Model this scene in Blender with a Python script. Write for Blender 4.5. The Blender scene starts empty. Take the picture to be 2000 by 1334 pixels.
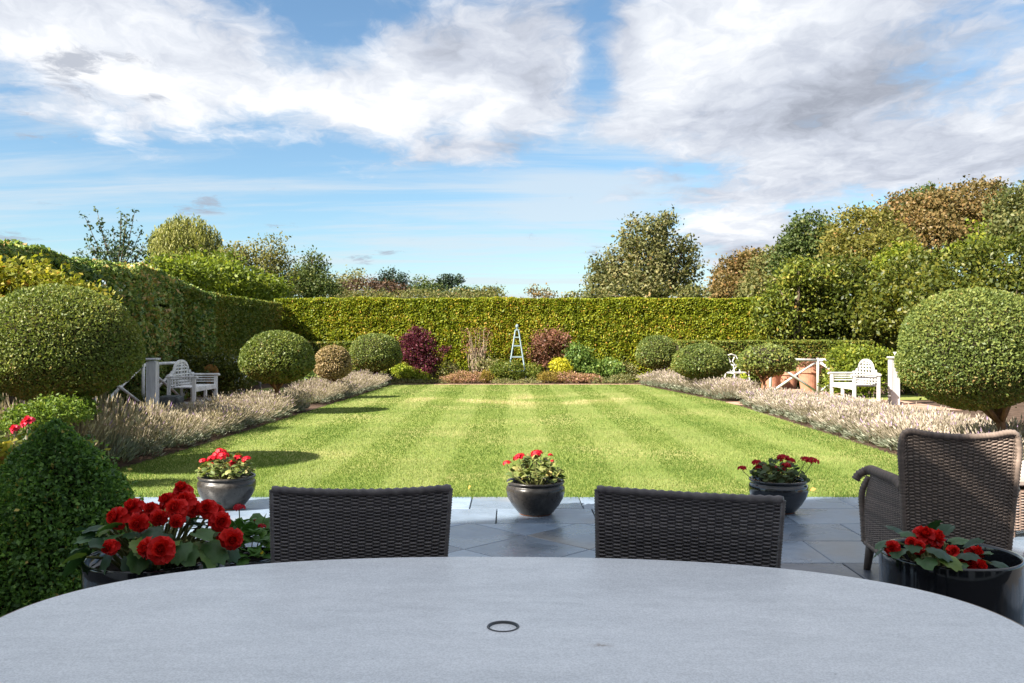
import bpy, bmesh, math, random
import numpy as np
from mathutils import Vector, Matrix, noise as mnoise

sc = bpy.context.scene
C = sc.collection
RNG = np.random.default_rng(7)
random.seed(7)
R = math.radians

# ------------------------------------------------------------------ camera
EYE = 1.36
FPX = 1700.0          # focal length in pixels of the 2000 px wide photograph
HZ = 660.0            # horizon row
cam_d = bpy.data.cameras.new('camera')
cam = bpy.data.objects.new('camera', cam_d)
C.objects.link(cam)
cam.location = (0, 0, EYE)
cam.rotation_euler = (R(90), 0, 0)
cam_d.sensor_width = 36
cam_d.lens = 36 * FPX / 2000
cam_d.shift_y = (HZ - 667) / 2000
cam_d.clip_start = 0.05
cam_d.clip_end = 2000
sc.camera = cam

# ------------------------------------------------------------------ exposure
sc.view_settings.view_transform = 'Standard'
sc.view_settings.look = 'None'
sc.view_settings.exposure = 1.85
sc.view_settings.gamma = 1
sc.view_settings.use_curve_mapping = False
sc.cycles.max_bounces = 6
sc.cycles.diffuse_bounces = 3
sc.cycles.glossy_bounces = 3
sc.cycles.transmission_bounces = 3
sc.cycles.transparent_max_bounces = 4
sc.cycles.caustics_reflective = False
sc.cycles.caustics_refractive = False
sc.cycles.use_denoising = True

# ------------------------------------------------------------------ sun
LDIR = Vector((1.05, 0.68, -1.0)).normalized()
sun_d = bpy.data.lights.new('sun', 'SUN')
sun = bpy.data.objects.new('sun', sun_d)
C.objects.link(sun)
sun_d.energy = 5.0
sun_d.angle = R(0.55)
sun_d.color = (1.0, 0.93, 0.82)
sun.rotation_euler = LDIR.to_track_quat('-Z', 'Y').to_euler()
sun.location = (-20, -10, 30)

# ------------------------------------------------------------------ sky
world = bpy.data.worlds.new('World')
sc.world = world
world.use_nodes = True
WT = world.node_tree
for n in list(WT.nodes):
    WT.nodes.remove(n)


class NT:
    def __init__(self, tree):
        self.t = tree

    def n(self, typ, **kw):
        nd = self.t.nodes.new(typ)
        for k, v in kw.items():
            setattr(nd, k, v)
        return nd

    def link(self, a, b):
        self.t.links.new(a, b)

    def put(self, sock, v):
        if hasattr(v, 'links') or isinstance(v, bpy.types.NodeSocket):
            self.link(v, sock)
        else:
            sock.default_value = v

    def m(self, op, a, b=0.0, c=0.0, clamp=False):
        nd = self.n('ShaderNodeMath', operation=op, use_clamp=clamp)
        self.put(nd.inputs[0], a)
        self.put(nd.inputs[1], b)
        self.put(nd.inputs[2], c)
        return nd.outputs[0]

    def noise(self, vec, scale, detail=4, rough=0.5, dist=0.0, out='Fac'):
        nd = self.n('ShaderNodeTexNoise')
        if vec is not None:
            self.link(vec, nd.inputs['Vector'])
        nd.inputs['Scale'].default_value = scale
        nd.inputs['Detail'].default_value = detail
        nd.inputs['Roughness'].default_value = rough
        nd.inputs['Distortion'].default_value = dist
        return nd.outputs[out]

    def sstep(self, x, lo, hi, a=0.0, b=1.0):
        nd = self.n('ShaderNodeMapRange', interpolation_type='SMOOTHSTEP')
        self.put(nd.inputs[0], x)
        nd.inputs[1].default_value = lo
        nd.inputs[2].default_value = hi
        nd.inputs[3].default_value = a
        nd.inputs[4].default_value = b
        return nd.outputs[0]

    def ramp(self, fac, stops, interp='LINEAR'):
        nd = self.n('ShaderNodeValToRGB')
        cr = nd.color_ramp
        cr.interpolation = interp
        while len(cr.elements) < len(stops):
            cr.elements.new(0.5)
        for e, (p, c) in zip(cr.elements, stops):
            e.position = p
            e.color = (*c[:3], 1)
        self.link(fac, nd.inputs[0])
        return nd.outputs[0]

    def mix(self, fac, a, b, blend='MIX'):
        nd = self.n('ShaderNodeMix', data_type='RGBA', blend_type=blend)
        self.put(nd.inputs[0], fac)
        self.put(nd.inputs[6], a if not isinstance(a, tuple) else (*a[:3], 1))
        self.put(nd.inputs[7], b if not isinstance(b, tuple) else (*b[:3], 1))
        return nd.outputs[2]


SUN_EL = math.asin(-LDIR.z)
SUN_AZ = math.atan2(-LDIR.x, -LDIR.y)      # clockwise from +Y
w = NT(WT)
sky = w.n('ShaderNodeTexSky', sky_type='NISHITA')
sky.sun_disc = False
sky.sun_elevation = SUN_EL
sky.sun_rotation = SUN_AZ
sky.altitude = 50
sky.air_density = 1.0
sky.dust_density = 0.6
sky.ozone_density = 1.6
tc = w.n('ShaderNodeTexCoord')
sep = w.n('ShaderNodeSeparateXYZ')
w.link(tc.outputs['Generated'], sep.inputs[0])
dx, dy, dz = sep.outputs
az = w.m('ARCTAN2', dx, dy)
hor = w.m('SQRT', w.m('ADD', w.m('MULTIPLY', dx, dx), w.m('MULTIPLY', dy, dy)))
ev = w.m('DIVIDE', dz, w.m('MAXIMUM', hor, 0.02))
den = w.m('ADD', w.m('MAXIMUM', dz, 0.0), 0.11)
comb = w.n('ShaderNodeCombineXYZ')
w.link(w.m('DIVIDE', dx, den), comb.inputs[0])
w.link(w.m('DIVIDE', dy, den), comb.inputs[1])
q = comb.outputs[0]


def blobs(lst):
    """sum of soft spots in the sky, each at a direction (given as photo column, row) with angular radii"""
    tot = None
    for (px, py, rx, ry, wt) in lst:
        a0 = math.atan((px - 1000) / FPX)
        k = math.hypot(FPX, px - 1000)
        b0 = (HZ - py) / k
        ra = rx / FPX * math.cos(a0) ** 2
        rb = ry / k
        e1 = w.m('POWER', w.m('DIVIDE', w.m('SUBTRACT', az, a0), ra), 2)
        e2 = w.m('POWER', w.m('DIVIDE', w.m('SUBTRACT', ev, b0), rb), 2)
        g = w.m('MULTIPLY', w.m('EXPONENT', w.m('MULTIPLY', w.m('ADD', e1, e2), -1.0)), wt)
        tot = g if tot is None else w.m('ADD', tot, g)
    return tot


def vscale(v, s):
    nd = w.n('ShaderNodeVectorMath', operation='MULTIPLY')
    w.link(v, nd.inputs[0])
    nd.inputs[1].default_value = s
    return nd.outputs[0]


def vadd(v, s):
    nd = w.n('ShaderNodeVectorMath', operation='ADD')
    w.link(v, nd.inputs[0])
    nd.inputs[1].default_value = s
    return nd.outputs[0]


qq = vscale(q, (1.0, 0.75, 1.0))
qd = w.n('ShaderNodeVectorMath', operation='ADD')
w.link(qq, qd.inputs[0])
w.link(vscale(w.noise(qq, 3.0, 4, 0.6, 0.0, 'Color'), (0.30, 0.30, 0.0)), qd.inputs[1])
qd = qd.outputs[0]
nA = w.noise(qd, 1.9, 12, 0.62, 0.0)
nA2 = w.noise(vadd(qd, (-0.13, 0.07, 0.0)), 1.9, 8, 0.60, 0.0)
cover = blobs([(330, 130, 380, 150, 0.30), (80, 30, 260, 90, 0.16), (880, 190, 200, 120, 0.32), (1020, 60, 260, 70, 0.12),
               (1620, 110, 470, 170, 0.42), (1720, 320, 400, 110, 0.26), (1380, 440, 110, 45, 0.30), (1500, 470, 110, 45, 0.22),
               (1165, 110, 40, 90, -0.20), (1120, 290, 80, 50, -0.14), (1270, 130, 90, 120, 0.22), (1010, 160, 120, 110, 0.10), (640, 60, 150, 60, -0.10), (700, 110, 60, 60, -0.08),
               (500, 430, 620, 95, -0.40), (700, 230, 160, 70, 0.12), (1040, 200, 120, 80, 0.10), (1000, 460, 240, 100, -0.30), (10, 100, 60, 60, -0.10), (1000, 620, 900, 45, 0.04)])
high = w.sstep(ev, 0.34, 0.62, 0.0, 0.26)  # extra unseen cloud overhead, thickened to brighten the shaded table
densA = w.sstep(w.m('ADD', w.m('ADD', w.m('MULTIPLY_ADD', w.m('SUBTRACT', nA, 0.5), 1.4, 0.5), high), w.m('MULTIPLY', cover, 0.92)), 0.46, 0.76)
# thin high streaks
qw = vscale(q, (0.30, 1.7, 1.0))
nW = w.noise(qw, 1.6, 7, 0.62, 0.5)
wmask = blobs([(300, 330, 500, 60, 0.12), (900, 480, 500, 70, 0.10), (1150, 390, 170, 60, 0.25), (700, 70, 400, 110, 0.12), (1000, 580, 900, 60, 0.10)])
densW = w.m('MULTIPLY', w.sstep(w.m('ADD', nW, wmask), 0.46, 0.74), 0.66)
# small grey scraps
nS = w.noise(qd, 7.0, 8, 0.68, 0.0)
scrap = blobs([(135, 140, 85, 60, 0.60), (400, 405, 55, 28, 0.60), (705, 508, 26, 12, 0.6), (757, 495, 28, 10, 0.6), (1035, 465, 26, 10, 0.55),
               (20, 465, 60, 20, 0.55), (1165, 488, 30, 14, 0.55), (230, 110, 60, 16, 0.35), (300, 185, 30, 14, 0.4), (540, 440, 50, 8, 0.4), (60, 250, 110, 40, 0.3)])
densS = w.m('MULTIPLY', w.sstep(w.m('ADD', w.m('MULTIPLY', w.m('SUBTRACT', nS, 0.5), 2.2), scrap), 0.28, 0.75), 0.8)
# light and dark within the cloud: side toward the sun is brighter, thick lower parts are greyer
relief = w.m('SUBTRACT', nA, nA2)
grey = blobs([(1620, 190, 340, 55, 0.34), (1450, 250, 200, 40, 0.26), (1850, 330, 240, 50, 0.20), (1330, 370, 110, 60, 0.30), (1430, 495, 120, 16, 0.40),
              (820, 290, 260, 45, 0.30), (1180, 130, 60, 60, 0.2), (980, 40, 300, 60, 0.22), (50, 240, 160, 60, 0.35), (1900, 60, 180, 90, 0.30)])
wht = blobs([(420, 200, 380, 100, 0.5), (800, 220, 110, 70, 0.5), (930, 250, 60, 40, 0.4), (1330, 210, 120, 60, 0.45), (1380, 435, 130, 35, 0.5), (1500, 60, 260, 60, 0.3), (200, 60, 220, 60, 0.3)])
fine = w.m('SUBTRACT', w.noise(qd, 4.6, 8, 0.66, 0.0), 0.5)
lum = w.m('ADD', w.m('ADD', w.m('ADD', 0.58, w.m('MULTIPLY', fine, 0.9)), w.m('MULTIPLY', relief, 2.0)), w.m('SUBTRACT', w.m('MULTIPLY', wht, 0.75), grey), clamp=True)
cloud_col = w.ramp(lum, [(0.0, (0.36, 0.39, 0.46)), (0.4, (0.56, 0.60, 0.69)), (0.75, (0.75, 0.785, 0.85)), (1.0, (0.92, 0.935, 0.965))])
bg_sky = w.n('ShaderNodeBackground')
skyt = w.mix(1.0, sky.outputs[0], (0.80, 0.95, 0.99), 'MULTIPLY')
w.link(skyt, bg_sky.inputs[0])
bg_sky.inputs[1].default_value = 0.050
bg_cl = w.n('ShaderNodeBackground')
w.link(cloud_col, bg_cl.inputs[0])
bg_cl.inputs[1].default_value = 0.315
bg_scr = w.n('ShaderNodeBackground')
bg_scr.inputs[0].default_value = (0.52, 0.57, 0.68, 1)
bg_scr.inputs[1].default_value = 0.235
bg_w = w.n('ShaderNodeBackground')
bg_w.inputs[0].default_value = (0.80, 0.88, 0.95, 1)
bg_w.inputs[1].default_value = 0.265


def mixsh(f, a, b):
    nd = w.n('ShaderNodeMixShader')
    w.link(f, nd.inputs[0])
    w.link(a, nd.inputs[1])
    w.link(b, nd.inputs[2])
    return nd.outputs[0]


s1 = mixsh(densW, bg_sky.outputs[0], bg_w.outputs[0])
s2 = mixsh(densA, s1, bg_cl.outputs[0])
s3 = mixsh(densS, s2, bg_scr.outputs[0])
wo = w.n('ShaderNodeOutputWorld')
w.link(s3, wo.inputs[0])


# ================================================================== helpers
def G(x, y):
    """ground point seen at photo column x, row y"""
    Y = FPX * EYE / (y - HZ)
    return ((x - 1000) * Y / FPX, Y)


def at(x, y, Y):
    return ((x - 1000) * Y / FPX, Y, EYE + (HZ - y) * Y / FPX)


def tag(o, label=None, cat=None, group=None, kind=None):
    if label:
        o['label'] = label
    if cat:
        o['category'] = cat
    if group:
        o['group'] = group
    if kind:
        o['kind'] = kind
    return o


def empty(name, loc, rz=0.0):
    o = bpy.data.objects.new(name, None)
    o.empty_display_size = 0.2
    o.location = loc
    o.rotation_euler = (0, 0, rz)
    C.objects.link(o)
    return o


def link(name, me, parent=None, loc=None, rot=None, scale=None):
    o = bpy.data.objects.new(name, me)
    C.objects.link(o)
    if parent is not None:
        o.parent = parent
    if loc is not None:
        o.location = loc
    if rot is not None:
        o.rotation_euler = rot
    if scale is not None:
        o.scale = scale if hasattr(scale, '__len__') else (scale,) * 3
    return o


def copy_tree(o, parent=None):
    c = o.copy()
    C.objects.link(c)
    if parent is not None:
        c.parent = parent
    for ch in list(o.children):
        copy_tree(ch, c)
    return c


class MB:
    def __init__(self):
        self.v = []
        self.f = []

    def add(self, vs, fs):
        b = len(self.v)
        self.v += [tuple(p) for p in vs]
        self.f += [tuple(i + b for i in f) for f in fs]

    def box(self, c, s, M=None):
        hx, hy, hz = s[0] / 2, s[1] / 2, s[2] / 2
        vs = [Vector((sx * hx, sy * hy, sz * hz)) for sz in (-1, 1) for sy in (-1, 1) for sx in (-1, 1)]
        if M is not None:
            vs = [M @ p for p in vs]
        c = Vector(c)
        self.add([p + c for p in vs], [(0, 2, 3, 1), (4, 5, 7, 6), (0, 1, 5, 4), (2, 6, 7, 3), (0, 4, 6, 2), (1, 3, 7, 5)])

    def bar(self, a, b, wd, th, up=(0, 0, 1)):
        a, b = Vector(a), Vector(b)
        d = b - a
        L = d.length
        d.normalize()
        u = Vector(up)
        s = d.cross(u)
        if s.length < 1e-4:
            s = d.cross(Vector((1, 0, 0)))
        s.normalize()
        u = s.cross(d)
        M = Matrix((d, s, u)).transposed()
        self.box((a + b) / 2, (L, wd, th), M)

    def tube(self, pts, rad, n=8, cap=True):
        pts = [Vector(p) for p in pts]
        m = len(pts)
        if not hasattr(rad, '__len__'):
            rad = [rad] * m
        rings = []
        prev = None
        for i in range(m):
            d = (pts[min(i + 1, m - 1)] - pts[max(i - 1, 0)])
            if d.length < 1e-9:
                d = Vector((0, 0, 1))
            d.normalize()
            if prev is None:
                a = d.orthogonal().normalized()
            else:
                a = (prev - d * prev.dot(d))
                a = a.normalized() if a.length > 1e-6 else d.orthogonal().normalized()
            prev = a
            b = d.cross(a)
            rings.append([pts[i] + (a * math.cos(2 * math.pi * k / n) + b * math.sin(2 * math.pi * k / n)) * rad[i] for k in range(n)])
        vs = [p for r in rings for p in r]
        fs = []
        for i in range(m - 1):
            for k in range(n):
                k2 = (k + 1) % n
                fs.append((i * n + k, i * n + k2, (i + 1) * n + k2, (i + 1) * n + k))
        if cap:
            fs.append(tuple(range(n))[::-1])
            fs.append(tuple((m - 1) * n + k for k in range(n)))
        self.add(vs, fs)

    def lathe(self, prof, n=48, c=(0, 0, 0), cap=True):
        vs = []
        for (r, z) in prof:
            for k in range(n):
                a = 2 * math.pi * k / n
                vs.append((c[0] + r * math.cos(a), c[1] + r * math.sin(a), c[2] + z))
        fs = []
        for i in range(len(prof) - 1):
            for k in range(n):
                k2 = (k + 1) % n
                fs.append((i * n + k, i * n + k2, (i + 1) * n + k2, (i + 1) * n + k))
        if cap:
            fs.append(tuple(range(n))[::-1])
            fs.append(tuple((len(prof) - 1) * n + k for k in range(n)))
        self.add(vs, fs)

    def prism(self, poly, z0, z1):
        n = len(poly)
        vs = [(p[0], p[1], z0) for p in poly] + [(p[0], p[1], z1) for p in poly]
        fs = [tuple(range(n))[::-1], tuple(range(n, 2 * n))]
        for k in range(n):
            k2 = (k + 1) % n
            fs.append((k, k2, n + k2, n + k))
        self.add(vs, fs)

    def mesh(self, name, mat, smooth=False):
        me = bpy.data.meshes.new(name)
        me.from_pydata(self.v, [], self.f)
        if mat is not None:
            me.materials.append(mat)
        if smooth:
            me.shade_smooth()
        return me

    def build(self, name, mat, parent=None, smooth=False, bevel=0.0, loc=None, rot=None):
        o = link(name, self.mesh(name, mat, smooth), parent, loc, rot)
        if bevel:
            md = o.modifiers.new('bevel', 'BEVEL')
            md.width = bevel
            md.segments = 2
            md.limit_method = 'ANGLE'
            md.angle_limit = R(40)
        return o


# ------------------------------------------------------------------ materials
def newmat(name):
    m = bpy.data.materials.new(name)
    m.use_nodes = True
    t = NT(m.node_tree)
    b = m.node_tree.nodes['Principled BSDF']
    o = m.node_tree.nodes['Material Output']
    return m, t, b, o


def hexlin(h):
    h = h.lstrip('#')
    return tuple(((int(h[i:i + 2], 16) / 255 + 0.055) / 1.055) ** 2.4 if int(h[i:i + 2], 16) > 10 else int(h[i:i + 2], 16) / 255 / 12.92 for i in (0, 2, 4))


GAIN = {'yew_leaves': (1.85, 1.7, 1.3), 'hedge_leaves': (2.7, 2.5, 2.2), 'clipped_hedge_leaves': (1.9, 1.7, 1.4), 'topiary_leaves': (1.75, 1.6, 1.3), 'dry_topiary_leaves': (1.15, 1.1, 1.05),
        'box_leaves': (3.2, 2.8, 2.1), 'laurel_leaves': (1.35, 0.86, 0.7), 'magnolia_leaves': (1.75, 1.4, 1.0), 'oak_leaves': (1.35, 1.3, 1.25), 'turning_leaves': (1.15, 1.15, 1.15), 'evergreen_leaves': (1.5, 1.35, 1.1), 'pine_needles': (0.9, 0.9, 0.9),
        'willow_leaves': (1.12, 1.22, 1.4), 'lime_leaves': (1.15, 1.0, 1.2), 'birch_leaves': (1.2, 1.2, 1.3), 'heather_sprigs': (1.4, 1.3, 1.3), 'rhododendron_leaves': (1.2, 1.1, 0.8), 'copper_leaves': (1.05, 1.15, 1.0), 'edging_leaves': (1.5, 1.4, 1.3), 'russet_leaves': (1.2, 1.2, 1.2)}


def leaf_mat(name, stops, transl=0.3, rough=0.5, spec=0.35, tcol=1.5):
    g_ = GAIN.get(name, (1, 1, 1))
    stops = [(p, tuple(c * k for c, k in zip(col_, g_))) for p, col_ in stops]
    m, t, b, o = newmat(name)
    at_ = t.n('ShaderNodeAttribute', attribute_name='rnd')
    col = t.ramp(at_.outputs['Fac'], stops)
    t.link(col, b.inputs['Base Color'])
    b.inputs['Roughness'].default_value = rough
    b.inputs['Specular IOR Level'].default_value = spec * 0.6
    b.inputs['Roughness'].default_value = max(rough, 0.48)
    if transl > 0:
        tr = t.n('ShaderNodeBsdfTranslucent')
        t.link(t.mix(1.0, col, (tcol, tcol * 1.05, tcol * 0.55), 'MULTIPLY'), tr.inputs[0])
        ms = t.n('ShaderNodeMixShader')
        ms.inputs[0].default_value = transl
        t.link(b.outputs[0], ms.inputs[1])
        t.link(tr.outputs[0], ms.inputs[2])
        t.link(ms.outputs[0], o.inputs[0])
    return m


def plain(name, col, rough=0.6, spec=0.4, var=0.15, scale=8.0, bump=0.0, bscale=60.0, metal=0.0, stretch=(1, 1, 1), coat=0.0, obj_var=0.0):
    """base colour broken up by two sizes of noise, with optional fine relief"""
    m, t, b, o = newmat(name)
    tcn = t.n('ShaderNodeTexCoord')
    mp = t.n('ShaderNodeMapping')
    mp.inputs['Scale'].default_value = stretch
    t.link(tcn.outputs['Object'], mp.inputs[0])
    n1 = t.noise(mp.outputs[0], scale, 6, 0.6)
    f = t.sstep(n1, 0.3, 0.7)
    lo = tuple(c * (1 - var) for c in col)
    hi = tuple(min(1, c * (1 + var)) for c in col)
    cc = t.mix(f, lo, hi)
    if obj_var:
        oi = t.n('ShaderNodeObjectInfo')
        k = t.m('ADD', 1 - obj_var, t.m('MULTIPLY', oi.outputs['Random'], 2 * obj_var))
        cb = t.n('ShaderNodeCombineColor')
        for i in range(3):
            t.link(k, cb.inputs[i])
        cc = t.mix(1.0, cc, cb.outputs[0], 'MULTIPLY')
    t.link(cc, b.inputs['Base Color'])
    b.inputs['Roughness'].default_value = rough
    b.inputs['Specular IOR Level'].default_value = spec
    b.inputs['Metallic'].default_value = metal
    b.inputs['Coat Weight'].default_value = coat
    b.inputs['Coat Roughness'].default_value = 0.05
    if bump:
        bp = t.n('ShaderNodeBump')
        bp.inputs['Strength'].default_value = bump
        bp.inputs['Distance'].default_value = 0.01
        t.link(t.noise(mp.outputs[0], bscale, 5, 0.6), bp.inputs['Height'])
        t.link(bp.outputs[0], b.inputs['Normal'])
    return m


# ------------------------------------------------------------------ foliage
def wob(p, s, seed=0.0):
    """cheap smooth pseudo-noise in -1..1 for arrays of points"""
    x, y, z = p[:, 0] * s + seed, p[:, 1] * s + seed * 1.7, p[:, 2] * s + seed * 0.6
    return (np.sin(1.9 * x + 1.3 * np.sin(1.1 * y + 0.7 * z)) + np.sin(1.7 * y + 1.4 * np.sin(1.3 * z + x)) + np.sin(2.1 * z + 1.2 * np.sin(0.9 * x + 1.6 * y))) / 3.0


def unit(a):
    return a / np.maximum(np.linalg.norm(a, axis=1, keepdims=True), 1e-9)


def leaf_mesh(name, pts, nrm, size, mat, aspect=0.55, tilt=0.5, droop=0.0, rnd=None, sizevar=0.35, axis=None, fold=0.18):
    """one small folded diamond leaf at each point"""
    N = len(pts)
    r = RNG.normal(size=(N, 3))
    d = r + nrm * tilt * 1.7
    if axis is not None:
        d = axis + r * 0.35
    d[:, 2] -= droop
    d = unit(d)
    s = unit(np.cross(d, RNG.normal(size=(N, 3)) + nrm * 0.6))
    up = np.cross(s, d)
    L = (size * (1 + sizevar * RNG.uniform(-1, 1, N)))[:, None]
    W = L * aspect * 0.5
    v = np.empty((N, 4, 3))
    v[:, 0] = pts - d * L * 0.5
    v[:, 1] = pts + s * W + up * L * fold * 0.5
    v[:, 2] = pts + d * L * 0.5
    v[:, 3] = pts - s * W + up * L * fold * 0.5
    if rnd is None:
        rnd = RNG.uniform(0, 1, N)
    return quads_mesh(name, v, np.repeat(np.clip(rnd, 0, 1), 4), mat)


def quads_mesh(name, v, rnd, mat, matidx=None):
    N = v.shape[0]
    k = v.shape[1]
    me = bpy.data.meshes.new(name)
    me.vertices.add(N * k)
    me.vertices.foreach_set('co', np.ascontiguousarray(v, dtype=np.float32).ravel())
    me.loops.add(N * k)
    me.loops.foreach_set('vertex_index', np.arange(N * k, dtype=np.int32))
    me.polygons.add(N)
    me.polygons.foreach_set('loop_start', np.arange(0, N * k, k, dtype=np.int32))
    if matidx is not None:
        me.polygons.foreach_set('material_index', np.asarray(matidx, dtype=np.int32))
    a = me.attributes.new('rnd', 'FLOAT', 'POINT')
    a.data.foreach_set('value', np.asarray(rnd, dtype=np.float32))
    for mm in (mat if isinstance(mat, (list, tuple)) else [mat]):
        me.materials.append(mm)
    me.update(calc_edges=True)
    return me


def sph(N):
    return unit(RNG.normal(size=(N, 3)))


def ell_shell(N, c, r, depth=0.12, lump=0.04, lscale=2.5, seed=0.0, zmin=None):
    """points through the outer shell of an ellipsoid"""
    u = sph(N)
    k = 1.0 - depth * RNG.uniform(0, 1, N) ** 1.5
    p = u * np.array(r) * k[:, None]
    p *= (1 + lump * wob(u, lscale, seed))[:, None]
    n = unit(u / np.array(r))
    p = p + np.array(c)
    if zmin is not None:
        ok = p[:, 2] > zmin
        p, n = p[ok], n[ok]
    return p, n


def crown_points(lobes, n, per=14, spread=0.35, shell=0.35, seed=0.0):
    """leaf points gathered in small clumps over the outer part of several lobes"""
    ar = np.array([l[3] * l[4] + l[3] * l[5] + l[4] * l[5] for l in lobes])
    nc = max(8, n // per)
    which = RNG.choice(len(lobes), nc, p=ar / ar.sum())
    L = np.array(lobes)[which]
    u = sph(nc)
    u[:, 2] = np.where(u[:, 2] < -0.3, u[:, 2] * 0.5, u[:, 2])
    u = unit(u)
    k = 1 - shell * RNG.uniform(0, 1, nc) ** 1.3 + 0.10 * wob(u, 2.6, seed)
    cen = L[:, :3] + u * L[:, 3:6] * k[:, None]
    p = np.repeat(cen, per, 0) + RNG.normal(size=(nc * per, 3)) * spread * np.array([1, 1, 0.7])
    nn = unit(np.repeat(u, per, 0) + RNG.normal(size=(nc * per, 3)) * 0.4)
    cl = np.repeat(RNG.normal(size=nc) * 0.5 + wob(cen, 0.5, seed) * 0.5, per)
    return p, nn, cl


def solid_ell(mb, c, r, n=24, m=14):
    vs, fs = [], []
    for i in range(m + 1):
        t = math.pi * i / m
        for k in range(n):
            a = 2 * math.pi * k / n
            vs.append((c[0] + r[0] * math.sin(t) * math.cos(a), c[1] + r[1] * math.sin(t) * math.sin(a), c[2] + r[2] * math.cos(t)))
    for i in range(m):
        for k in range(n):
            k2 = (k + 1) % n
            fs.append((i * n + k, (i + 1) * n + k, (i + 1) * n + k2, i * n + k2))
    mb.add(vs, fs)


def limb_tree(mb, base, top, r0, spreads, seed=0):
    """tapered trunk with limbs reaching into the crown"""
    rnd = random.Random(seed)
    b, tp = Vector(base), Vector(top)
    pts = [b + (tp - b) * t + Vector((rnd.uniform(-1, 1), rnd.uniform(-1, 1), 0)) * r0 * 0.6 * (t > 0) for t in (0, 0.2, 0.4, 0.6, 0.8, 1.0)]
    mb.tube(pts, [r0 * k for k in (1.25, 1.0, 0.82, 0.62, 0.4, 0.15)], 9)
    for e in spreads:
        e = Vector(e)
        t = rnd.uniform(0.25, 0.7)
        s = b + (tp - b) * t
        mid = s.lerp(e, 0.5) + Vector((rnd.uniform(-.2, .2), rnd.uniform(-.2, .2), (e - s).length * 0.10))
        mb.tube([s, mid, e], [r0 * 0.5, r0 * 0.3, r0 * 0.08], 6)


G_ = lambda *h: [(i / max(1, len(h) - 1), hexlin(x)) for i, x in enumerate(h)]

M = {}
# leaf colours: dark to bright with the odd turned leaf
M['hedge_back'] = leaf_mat('yew_leaves', [(0, (0.055, 0.085, 0.010)), (0.45, (0.105, 0.135, 0.014)), (0.8, (0.165, 0.175, 0.018)), (1, (0.24, 0.15, 0.035))], 0.3)
M['hedge_left'] = leaf_mat('hedge_leaves', [(0, (0.020, 0.042, 0.012)), (0.4, (0.045, 0.075, 0.020)), (0.8, (0.115, 0.145, 0.045)), (0.94, (0.17, 0.16, 0.06)), (1, (0.17, 0.11, 0.05))], 0.25, 0.4, 0.7)
M['hedge_clip'] = leaf_mat('clipped_hedge_leaves', [(0, (0.035, 0.060, 0.012)), (0.6, (0.07, 0.095, 0.018)), (1, (0.14, 0.11, 0.03))], 0.25)
M['topiary'] = leaf_mat('topiary_leaves', [(0, (0.040, 0.065, 0.022)), (0.5, (0.085, 0.115, 0.034)), (0.85, (0.135, 0.150, 0.042)), (0.93, (0.14, 0.12, 0.045)), (1, (0.11, 0.075, 0.035))], 0.25, 0.45, 0.4)
M['topiary_brown'] = leaf_mat('dry_topiary_leaves', [(0, (0.12, 0.11, 0.05)), (0.5, (0.25, 0.19, 0.10)), (1, (0.36, 0.28, 0.16))], 0.2, 0.7)
M['box'] = leaf_mat('box_leaves', [(0, (0.016, 0.040, 0.014)), (0.5, (0.038, 0.085, 0.022)), (0.9, (0.075, 0.14, 0.03)), (1, (0.16, 0.14, 0.05))], 0.25, 0.32, 0.5)
M['box_bright'] = leaf_mat('bright_box_leaves', [(0, (0.05, 0.09, 0.015)), (0.6, (0.12, 0.18, 0.025)), (1, (0.2, 0.22, 0.04))], 0.3)
M['laurel'] = leaf_mat('laurel_leaves', [(0, (0.022, 0.055, 0.012)), (0.55, (0.055, 0.105, 0.016)), (1, (0.12, 0.17, 0.025))], 0.25, 0.3, 0.5)
M['laurel_lime'] = leaf_mat('lime_leaves', [(0, (0.06, 0.10, 0.012)), (0.5, (0.14, 0.20, 0.018)), (1, (0.26, 0.27, 0.03))], 0.35)
M['magnolia'] = leaf_mat('magnolia_leaves', [(0, (0.03, 0.06, 0.012)), (0.6, (0.09, 0.125, 0.02)), (0.88, (0.17, 0.18, 0.05)), (1, (0.22, 0.10, 0.04))], 0.25, 0.3, 0.5)
M['olive_tree'] = leaf_mat('oak_leaves', [(0, (0.040, 0.055, 0.018)), (0.5, (0.10, 0.105, 0.034)), (0.85, (0.16, 0.13, 0.05)), (1, (0.22, 0.13, 0.05))], 0.25)
M['lone_oak'] = leaf_mat('lone_oak_leaves', [(0, (0.040, 0.050, 0.020)), (0.4, (0.12, 0.125, 0.045)), (0.8, (0.23, 0.20, 0.085)), (1, (0.30, 0.19, 0.08))], 0.25)
M['brown_tree'] = leaf_mat('turning_leaves', [(0, (0.06, 0.058, 0.02)), (0.5, (0.15, 0.105, 0.038)), (0.85, (0.21, 0.125, 0.05)), (1, (0.25, 0.13, 0.05))], 0.25)
M['ochre_tree'] = leaf_mat('ochre_leaves', [(0, (0.06, 0.07, 0.018)), (0.5, (0.15, 0.14, 0.03)), (0.85, (0.22, 0.18, 0.04)), (1, (0.24, 0.12, 0.04))], 0.3)
M['dark_tree'] = leaf_mat('evergreen_leaves', [(0, (0.022, 0.042, 0.016)), (0.6, (0.05, 0.075, 0.024)), (1, (0.10, 0.11, 0.04))], 0.2)
M['pine'] = leaf_mat('pine_needles', [(0, (0.016, 0.034, 0.020)), (1, (0.045, 0.066, 0.030))], 0.1)
M['willow'] = leaf_mat('willow_leaves', [(0, (0.13, 0.13, 0.035)), (0.6, (0.22, 0.20, 0.05)), (1, (0.30, 0.25, 0.08))], 0.3)
M['birch'] = leaf_mat('birch_leaves', [(0, (0.08, 0.085, 0.028)), (0.6, (0.15, 0.14, 0.045)), (1, (0.23, 0.18, 0.06))], 0.3)
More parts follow.
